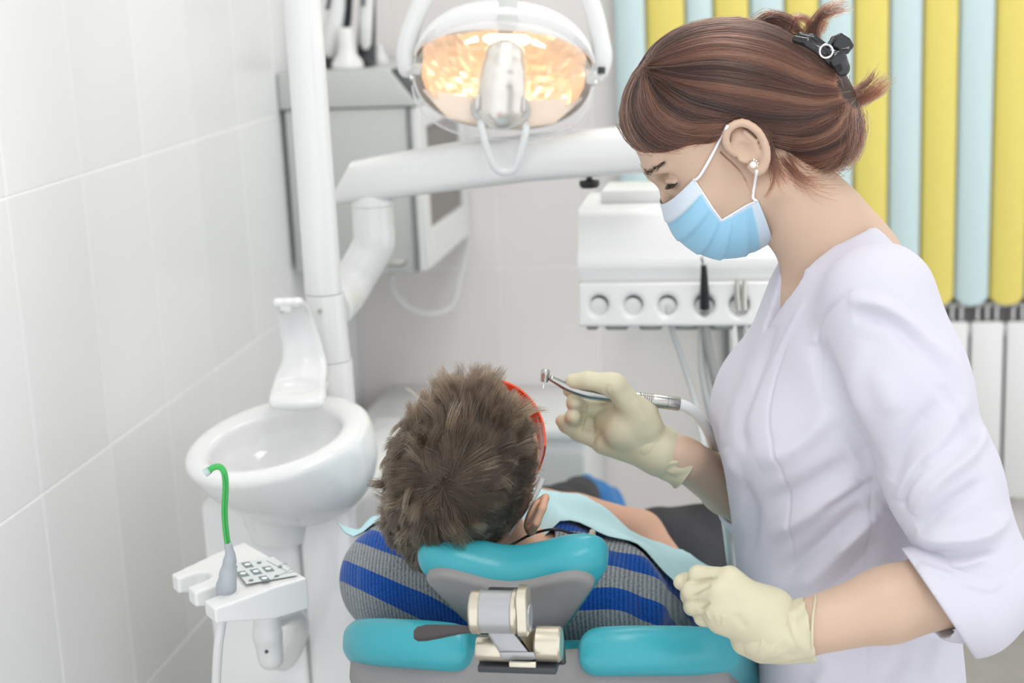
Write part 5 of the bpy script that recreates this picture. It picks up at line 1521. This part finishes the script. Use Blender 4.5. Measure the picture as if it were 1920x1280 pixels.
famA = [[(1215, 128), (1235, 90), (1290, 54), (1380, 40), (1455, 57), (1520, 98), (1560, 135)],
        [(1213, 130), (1255, 104), (1340, 80), (1430, 92), (1510, 125), (1560, 150)],
        [(1213, 132), (1268, 128), (1350, 122), (1440, 138), (1520, 165), (1565, 170)],
        [(1215, 135), (1280, 152), (1360, 163), (1450, 178), (1530, 190), (1572, 185)],
        [(1217, 138), (1290, 178), (1370, 200), (1450, 212), (1530, 212), (1578, 195)],
        [(1220, 142), (1290, 196), (1360, 218), (1430, 236), (1500, 240), (1578, 203)]]
famB = [[(1212, 130), (1184, 150), (1165, 200), (1164, 245), (1196, 280), (1238, 297)],
        [(1213, 130), (1195, 160), (1182, 205), (1195, 250), (1235, 285), (1292, 282), (1335, 258)],
        [(1214, 132), (1210, 170), (1212, 210), (1240, 245), (1290, 260), (1345, 245), (1384, 224)],
        [(1216, 134), (1228, 175), (1255, 208), (1300, 225), (1360, 222), (1400, 224), (1440, 240)],
        [(1220, 142), (1265, 188), (1330, 212), (1400, 222), (1450, 245), (1500, 250)]]
famC = [[(1395, 222), (1450, 235), (1520, 240), (1582, 205)],
        [(1425, 236), (1460, 265), (1520, 278), (1580, 250), (1588, 200)],
        [(1438, 262), (1470, 300), (1540, 314), (1598, 280), (1600, 210)],
        [(1442, 285), (1468, 318), (1520, 322), (1565, 312), (1602, 270)]]
famD = [[(1440, 280), (1455, 330), (1475, 350)], [(1445, 240), (1490, 330), (1530, 355)], [(1520, 250), (1540, 320), (1560, 345)]]
def fam(guides, n, npt=16, jit=3.0, lift=.0035):
    G = [spline(g, npt) for g in guides]; out = []
    for _ in range(n):
        u = rng.random()*(len(G)-1); i = int(u); u -= i
        p = G[i]*(1-u)+G[i+1]*u
        p = p+rng.normal(0, jit, 2)*np.linspace(.3, 1, npt)[:, None]+np.sin(np.linspace(0, 3, npt)*rng.uniform(.5, 2)+rng.random()*6)[:, None]*rng.normal(0, 1.6, 2)
        lf = lift*rng.random()**1.6+.0003
        pts = []
        for x, y in p:
            h = bvh_h.ray_cast(Vector(C0), Vector(nrm(ray(x, y))))
            if h[0] is None:
                if len(pts) >= 5: break
                pts = []; continue
            q = np.array(h[0])
            if (q-C0)@CF > 1.95 : break
            n_ = np.array(h[1]); 
            if n_@CF > 0: n_ = -n_
            pts.append(q+n_*lf)
        if len(pts) >= 4:
            pts = np.array(pts)
            if np.max(np.linalg.norm(np.diff(pts, axis=0), axis=1)) < .045:
                out.append(spline(pts, npt))
    return out
st_ = fam(famA, 5200)+fam(famB, 2600)+fam(famC, 2200)
def mirror(p): return p-2*((p-DO)@DL)[:, None]*DL
st_ += [mirror(s_q) for s_q in st_[::2]]
st_ += fam(famA, 160, jit=9, lift=.008)+fam(famB, 90, jit=8, lift=.007)+fam(famC, 120, jit=10, lift=.009)
def lock(px, n, spread0, spread1, Y=HM, npt=14, curl=0.0):
    c = np.array([P(x, y, Y) for x, y in px]); g = spline(c, npt); out = []
    for _ in range(n):
        o = rng.normal(0, 1, 3); o2 = rng.normal(0, 1, 3)
        w = np.linspace(0, 1, npt)[:, None]
        out.append((g+o*spread0*(1-w)+(o*.5+o2)*spread1*w**1.3)[:max(6, int(npt*rng.uniform(.75, 1)))])
    return out
st_ += lock([(1520, 95), (1516, 60), (1535, 28), (1560, 12), (1600, 8)], 90, .0035, .0030)
st_ += lock([(1530, 80), (1535, 45), (1560, 25), (1602, 15)], 60, .003, .003)
st_ += lock([(1540, 60), (1548, 42), (1553, 58)], 25, .002, .002)
st_ += lock([(1420, 46), (1445, 30), (1475, 36), (1500, 58), (1520, 90)], 170, .0035, .0035)
st_ += lock([(1428, 52), (1450, 44), (1470, 52), (1490, 80)], 120, .003, .003)
st_ += lock([(1480, 60), (1490, 35), (1512, 36), (1528, 70)], 120, .003, .002)
st_ += lock([(1560, 175), (1600, 190), (1640, 176), (1676, 146)], 150, .0045, .0035)
st_ += lock([(1560, 178), (1605, 188), (1640, 165), (1668, 135)], 90, .004, .004)
st_ += lock([(1560, 165), (1600, 170), (1632, 148), (1642, 124)], 70, .0035, .003)
st_ += lock([(1570, 150), (1580, 175), (1575, 200)], 160, .006, .007)
st_ += lock([(1545, 130), (1560, 160), (1560, 195)], 160, .007, .007, Y=HM-.03)
st_ += lock([(1590, 205), (1608, 245), (1596, 290), (1555, 318)], 260, .006, .006)
st_ += lock([(1580, 210), (1590, 255), (1570, 300), (1530, 322)], 200, .007, .006, Y=HM-.035)
st_ += lock([(1445, 275), (1452, 320), (1445, 355), (1425, 383)], 26, .0022, .0012, Y=HM-.075)
st_ += lock([(1442, 270), (1462, 330), (1475, 352)], 60, .004, .007, Y=HM-.06)
st_ += lock([(1470, 300), (1510, 340), (1560, 345)], 60, .005, .010, Y=HM-.05)
st_ += lock([(1540, 300), (1575, 322), (1600, 318)], 18, .004, .009, Y=HM-.02)
st_ += lock([(1350, 285), (1390, 325), (1412, 372)], 5, .0008, .0008, Y=HM-.080)
st_ += lock([(1165, 235), (1185, 268), (1225, 291), (1262, 285), (1285, 262)], 60, .0025, .0022, Y=HM-.02)
st_ += lock([(1400, 222), (1425, 240), (1440, 262), (1444, 290)], 60, .0025, .003, Y=HM-.078)
tn_ = []
for s_q in st_:
    c = s_q[len(s_q)//2]-DO; w = c@DU*160+c@DF*25
    tn_.append(.30+.22*math.sin(w*1.3)+.14*math.sin(w*3.1+1)+.20*rng.random()+(.28 if rng.random() > .95 else 0))
hr = hair_obj('hair', st_, .00034, .00012, m_hair, den, tn_)
hr['label'] = 'auburn hair pinned up in a loose bun'
# ---- claw clip
m_clip = mat('glossy_black_clip', (.014, .015, .017), .12, spec=.7)
CY = HM-.04
S = SDF(P(1545, 98, CY)-.06, P(1545, 98, CY)+.06, .0014)
S.tube([P(1492, 74, CY-.005), P(1515, 80, CY-.012), P(1540, 96, CY-.014), P(1562, 112, CY-.010), P(1580, 125, CY)], [.0045, .0055, .006, .008, .008], .002, flat=(LT, .6))
S.tube([P(1500, 66, CY+.02), P(1525, 72, CY+.02), P(1550, 92, CY+.018)], [.004, .005, .005], .002)
S.cone(P(1574, 113, CY-.012), P(1580, 128, CY-.006), .0105, .0095, .003, flat=(nrm(LT+.3*RT), .35))
S.tube([P(1552, 88, CY+.004), P(1562, 72, CY+.010), P(1576, 66, CY+.014), P(1590, 76, CY+.016), P(1597, 86, CY+.016), P(1588, 97, CY+.012), P(1568, 98, CY+.006)], .0026, .003)
S.ell(P(1577, 82, CY+.013), (.0115, .0095, .0016), np.array([RT, ZZ, LT]), .002)
V, Q = S.mesh(); V = relax(V, Q, 1)
clip = mesh_obj('hair_clip', V, Q, m_clip, den)
MB().tube([P(1549, 96, CY-.024)+(RT*math.cos(t)+ZZ*math.sin(t))*.0072 for t in np.linspace(0, 2*PI, 25)], .0012, 8).build('spring_ring', m_chrome, clip)
# ---- earring
m_pearl = mat('pearl', s2l(236, 230, 222), .18, spec=.7, coat=.6)
ep = on_skin(1412, 309, .003)
ep = ep if ep is not None else P(1412, 309, HM-.085)
er = MB().lathe([(.0001, -.0042)]+[(.0042*math.cos(a), .0042*math.sin(a)) for a in np.linspace(-1.4, 1.4, 12)]+[(.0001, .0042)], ep, ax=nrm(LT), n=20).build('earring', m_pearl, den, auto=0)
st2 = MB()
for k in range(5):
    a = -.9+k*.55; c = ep+LT*-.001+(RT*math.cos(a)+ZZ*math.sin(a))*.0055
    st2.lathe([(.0001, -.0016), (.0014, -.0006), (.0014, .0006), (.0001, .0016)], c, ax=LT, n=10)
st2.build('crystal_setting', m_chrome, er)

# ================================================================== gloves
m_glove = mat('cream_latex', s2l(202, 196, 168), .5, noise=.03, nscale=40, sss=.04, bump=.10, bscale=260)
# near hand: closed over the upper right corner of the backrest
GY = 1.555
def g(x, y, d=0.0): return P(x, y, GY+d)
S = SDF(g(1390, 1150)-[.10, .085, .085], g(1390, 1150)+[.10, .095, .085], .0015)
W = g(1468, 1191, .018)
mcp = [g(1368, 1084, .0), g(1348, 1108, -.008), g(1344, 1136, -.008), g(1352, 1163, .0)]
pip = [g(1309, 1078, .012), g(1297, 1108, .004), g(1302, 1134, .004), g(1318, 1157, .010)]
for i in range(4):
    S.cone(W, mcp[i], .0255, .0135, .010)
S.ell(g(1405, 1140, .008), (.038, .026, .021), np.array([nrm(W-mcp[1]), nrm(mcp[0]-mcp[3]), nrm(np.cross(W-mcp[1], mcp[0]-mcp[3]))]), .012)
S.cone(g(1395, 1205, .012), g(1425, 1215, .016), .013, .015, .014)
fr = [(.0112, .0106), (.0114, .0108), (.0110, .0104), (.0100, .0094)]
for i in range(4):
    dz = (-.016, -.013, -.010, -.004)[i]; d1 = pip[i]+np.array([-.003, .020, dz]); d2 = d1+np.array([.014, .012, dz*.7])
    S.cone(mcp[i], pip[i], fr[i][0], fr[i][1]-.0002, .0020)
    S.tube([pip[i], d1, d2], [fr[i][1], fr[i][1]*.95, fr[i][1]*.85], .0025)
S.tube([g(1400, 1110, .035), g(1330, 1098, .045), g(1284, 1090, .030), g(1277, 1091, .022)], [.014, .011, .0092, .0085], .003)
V, Q = S.mesh(); V = relax(V, Q, 1)
gfold = [([(1325, 1146), (1332, 1164)], 2.2, .0011), ([(1342, 1150), (1346, 1170)], 2.2, .0011), ([(1357, 1152), (1353, 1172)], 2.2, .0012), ([(1330, 1128), (1312, 1146)], 3.0, -.0026), ([(1332, 1096), (1298, 1121)], 3.0, -.0026), ([(1345, 1082), (1296, 1094)], 3.0, -.0024), ([(1380, 1150), (1400, 1180)], 8, -.0012), ([(1370, 1100), (1400, 1130)], 9, .0008)]
V = fold(V, vnormals(V, Q), gfold, -nrm(g(1400, 1150)-C0))
gl1 = mesh_obj('glove', V, Q, m_glove, den); gl1['label'] = 'cream glove closed over the chair back'
# cuff of the near glove: loose, wrinkled, rolled end
def cuff(pts, rads, r_in, parent, ridge_px, face_c, res=.0015, wav=.0012):
    S = SDF(np.min(pts, 0)-.06, np.max(pts, 0)+.06, res)
    S.tube(pts, rads, .004)
    a, b = pts[-2], pts[-1]; d = nrm(b-a)
    S.cone(pts[-2], b, r_in-.0015, rads[-1]-.0036, .001, 'sub')
    S.fn(lambda X, Y, Z: (X-b[0])*d[0]+(Y-b[1])*d[1]+(Z-b[2])*d[2]-.001, S.lo, S.lo+S.res*(S.n-1), mode='int')
    V, Q = S.mesh(); N = vnormals(V, Q)
    t = (V-pts[0])@nrm(pts[-1]-pts[0])
    ph = np.arctan2((V-pts[0])@CU, (V-pts[0])@CF)
    V = V+N*(wav*np.sin(180*t+4*ph+2*np.sin(3*ph))*np.sin(5*ph+60*t))[:, None]*np.clip(t/.02, 0, 1)[:, None]
    V = fold(V, vnormals(V, Q), ridge_px, -nrm(face_c-C0))
    return mesh_obj('glove_cuff', V, Q, m_glove, parent)
cuff([g(1428, 1192, .012), g(1452, 1189, .016), g(1478, 1186, .018), g(1516, 1180, .020)], [.0262, .0285, .0305, .0345], .0285, gl1, [([(1437, 1140), (1432, 1190), (1421, 1236)], 3.5, .0022), ([(1478, 1142), (1486, 1180), (1500, 1215)], 4, .0018), ([(1460, 1200), (1440, 1232)], 4, .001)], g(1470, 1188))
MB().tube([g(1516, 1180, .020)+nrm(g(1516, 1180, .020)-g(1478, 1186, .018))*(.0035*math.sin(t*2+1)+.004*math.cos(t))+(CU*math.cos(t)+CF*math.sin(t))*(.0340+.0012*math.sin(3*t)) for t in np.linspace(0, 2*PI, 49)], .0014, 8).build('rolled_edge', m_glove, gl1, auto=0)
# far hand: pen grip on the handpiece
def h_(x, y, Y): return P(x, y, Y)
S = SDF(h_(1165, 790, 1.885)-[.095, .075, .095], h_(1165, 790, 1.885)+[.095, .075, .095], .0015)
W = h_(1240, 848, 1.897)
S.cone(W, h_(1168, 752, 1.903), .0265, .0170, .015); S.cone(W, h_(1132, 828, 1.900), .0265, .0165, .015); S.cone(W, h_(1142, 790, 1.900), .0265, .0185, .012)
S.ell(h_(1184, 790, 1.884), (.028, .038, .021), np.array([CR*.7-CU*.7, CR*.7+CU*.7, CF]), .014)
S.tube([h_(1214, 800, 1.884), h_(1152, 722, 1.864), h_(1102, 713, 1.860), h_(1074, 715, 1.862)], [.0180, .0142, .0108, .0098], .010)
S.ell(h_(1140, 718, 1.862), (.0135, .0125, .012), np.array([CR, CU, CF]), .006)
S.tube([h_(1160, 748, 1.908), h_(1122, 716, 1.902), h_(1086, 722, 1.893), h_(1068, 731, 1.884)], [.0125, .0110, .0098, .0090], .004)
S.tube([h_(1142, 772, 1.910), h_(1092, 764, 1.908), h_(1078, 757, 1.886), h_(1076, 753, 1.872)], [.0125, .0110, .0104, .0098], .003)
S.tube([h_(1132, 798, 1.910), h_(1088, 790, 1.910), h_(1075, 783, 1.888), h_(1074, 780, 1.872)], [.0122, .0108, .0104, .0100], .003)
S.tube([h_(1128, 826, 1.905), h_(1086, 812, 1.900), h_(1062, 797, 1.892), h_(1054, 789, 1.887)], [.0130, .0108, .0098, .0086], .003)
V, Q = S.mesh(); V = relax(V, Q, 1)
gf2 = [([(1100, 752), (1096, 780), (1087, 815)], 2.2, .0012), ([(1128, 805), (1113, 825), (1112, 838)], 3, -.0016), ([(1140, 720), (1136, 735), (1148, 748)], 2.5, -.0014), ([(1148, 716), (1152, 736)], 2.5, .0010), ([(1136, 742), (1160, 760)], 5, -.001), ([(1062, 800), (1068, 790)], 1.6, -.0009), ([(1070, 806), (1076, 797)], 1.6, -.0009), ([(1190, 750), (1215, 800)], 8, .0010)]
V = fold(V, vnormals(V, Q), gf2, -nrm(h_(1165, 790, 1.88)-C0))
gl2 = mesh_obj('glove', V, Q, m_glove, den); gl2['label'] = 'cream glove holding the handpiece'
cuff([h_(1218, 832, 1.893), h_(1240, 848, 1.897), h_(1262, 860, 1.899), h_(1287, 875, 1.901)], [.0255, .0275, .0285, .0305], .0262, gl2, [([(1222, 800), (1216, 815)], 3, -.0016), ([(1220, 850), (1250, 845), (1290, 838)], 3, .0012), ([(1215, 862), (1250, 868), (1290, 862)], 4, .0012), ([(1205, 868), (1240, 885), (1268, 898)], 4, -.0012)], h_(1250, 850, 1.9), wav=.0008)
_e = h_(1287, 875, 1.901); _d = nrm(_e-h_(1262, 860, 1.899)); _u = nrm(np.cross(_d, CF)); _w = np.cross(_d, _u)
MB().tube([_e+(_u*math.cos(t)+_w*math.sin(t))*(.0300+.0006*math.sin(3*t)) for t in np.linspace(0, 2*PI, 49)], .0012, 8).build('rolled_edge', m_glove, gl2, auto=0)

# ================================================================== handpiece
m_hpm = mat('handpiece_steel', (0.46, 0.45, 0.43), 0.27, 1.0, noise=.05, nscale=90)
hpz = empty('dental_handpiece', P(1150, 742, 1.878), 'steel dental handpiece with a white hose held over the patient', 'handpiece')
pth = spline([P(1031, 708, 1.853), P(1046, 716, 1.856), P(1066, 726, 1.860), P(1100, 736, 1.866), P(1150, 742, 1.878), P(1192, 746, 1.888)], 30)
MB().tube(pth, np.interp(np.linspace(0, 1, 30), [0, .12, .3, .55, .8, 1], [.0034, .0042, .0060, .0078, .0081, .0078]), 20).build('neck', m_hpm, hpz, auto=0)
ha_ = nrm(CU*.96+CR*.12-CF*.1)
hc2 = P(1022, 703, 1.853)
MB().lathe([(.0040, -.0085), (.0050, -.0078), (.0052, -.001), (.0056, .0), (.0056, .0055), (.0048, .0066), (.0042, .0072), (.002, .0076)], hc2, ax=ha_, n=28).build('head', m_hpm, hpz)
MB().lathe([(.0014, -.0165), (.0012, -.0135), (.0008, -.0125), (.0008, -.008), (.0022, -.008)], hc2, ax=ha_, n=12).build('bur', m_chrome, hpz)
q0, q1, q2 = P(1188, 745.5, 1.887), P(1230, 750.5, 1.893), P(1274, 757, 1.899)
ax_ = nrm(q2-q0); L_ = np.linalg.norm(q1-q0); L2_ = np.linalg.norm(q2-q0)
MB().lathe([(0.0073, 0), (0.0078, .002), (0.0078, L_*.22), (0.0068, L_*.23), (0.0068, L_*.27), (0.0083, L_*.29)], q0, ax=ax_, n=28).build('collar', m_hpm, hpz)
prof = [(0.0073, L_*.28), (0.0083, L_*.30)]
for k in range(5):
    h0 = L_*(.34+.10*k); prof += [(0.0084, h0), (0.0077, h0+L_*.03), (0.0077, h0+L_*.05), (0.0084, h0+L_*.08)]
prof += [(0.0084, L_), (0.0086, L_*1.05), (0.0086, L2_*.72), (0.0081, L2_*.725), (0.0081, L2_*.735), (0.0087, L2_*.74), (0.0088, L2_*.97), (0.0080, L2_)]
MB().lathe(prof, q0, ax=ax_, n=32).build('coupling', m_hpm, hpz)
MB().tube(spline([q2-ax_*.004, P(1290, 764, 1.903), P(1312, 783, 1.915), P(1330, 812, 1.935), P(1341, 850, 1.965), P(1350, 905, 2.0), P(1362, 980, 2.05), P(1372, 1060, 2.1)], 40), [.0072]*5+[.0066]*35, 14).build('hose', m_whitem, hpz, auto=0)
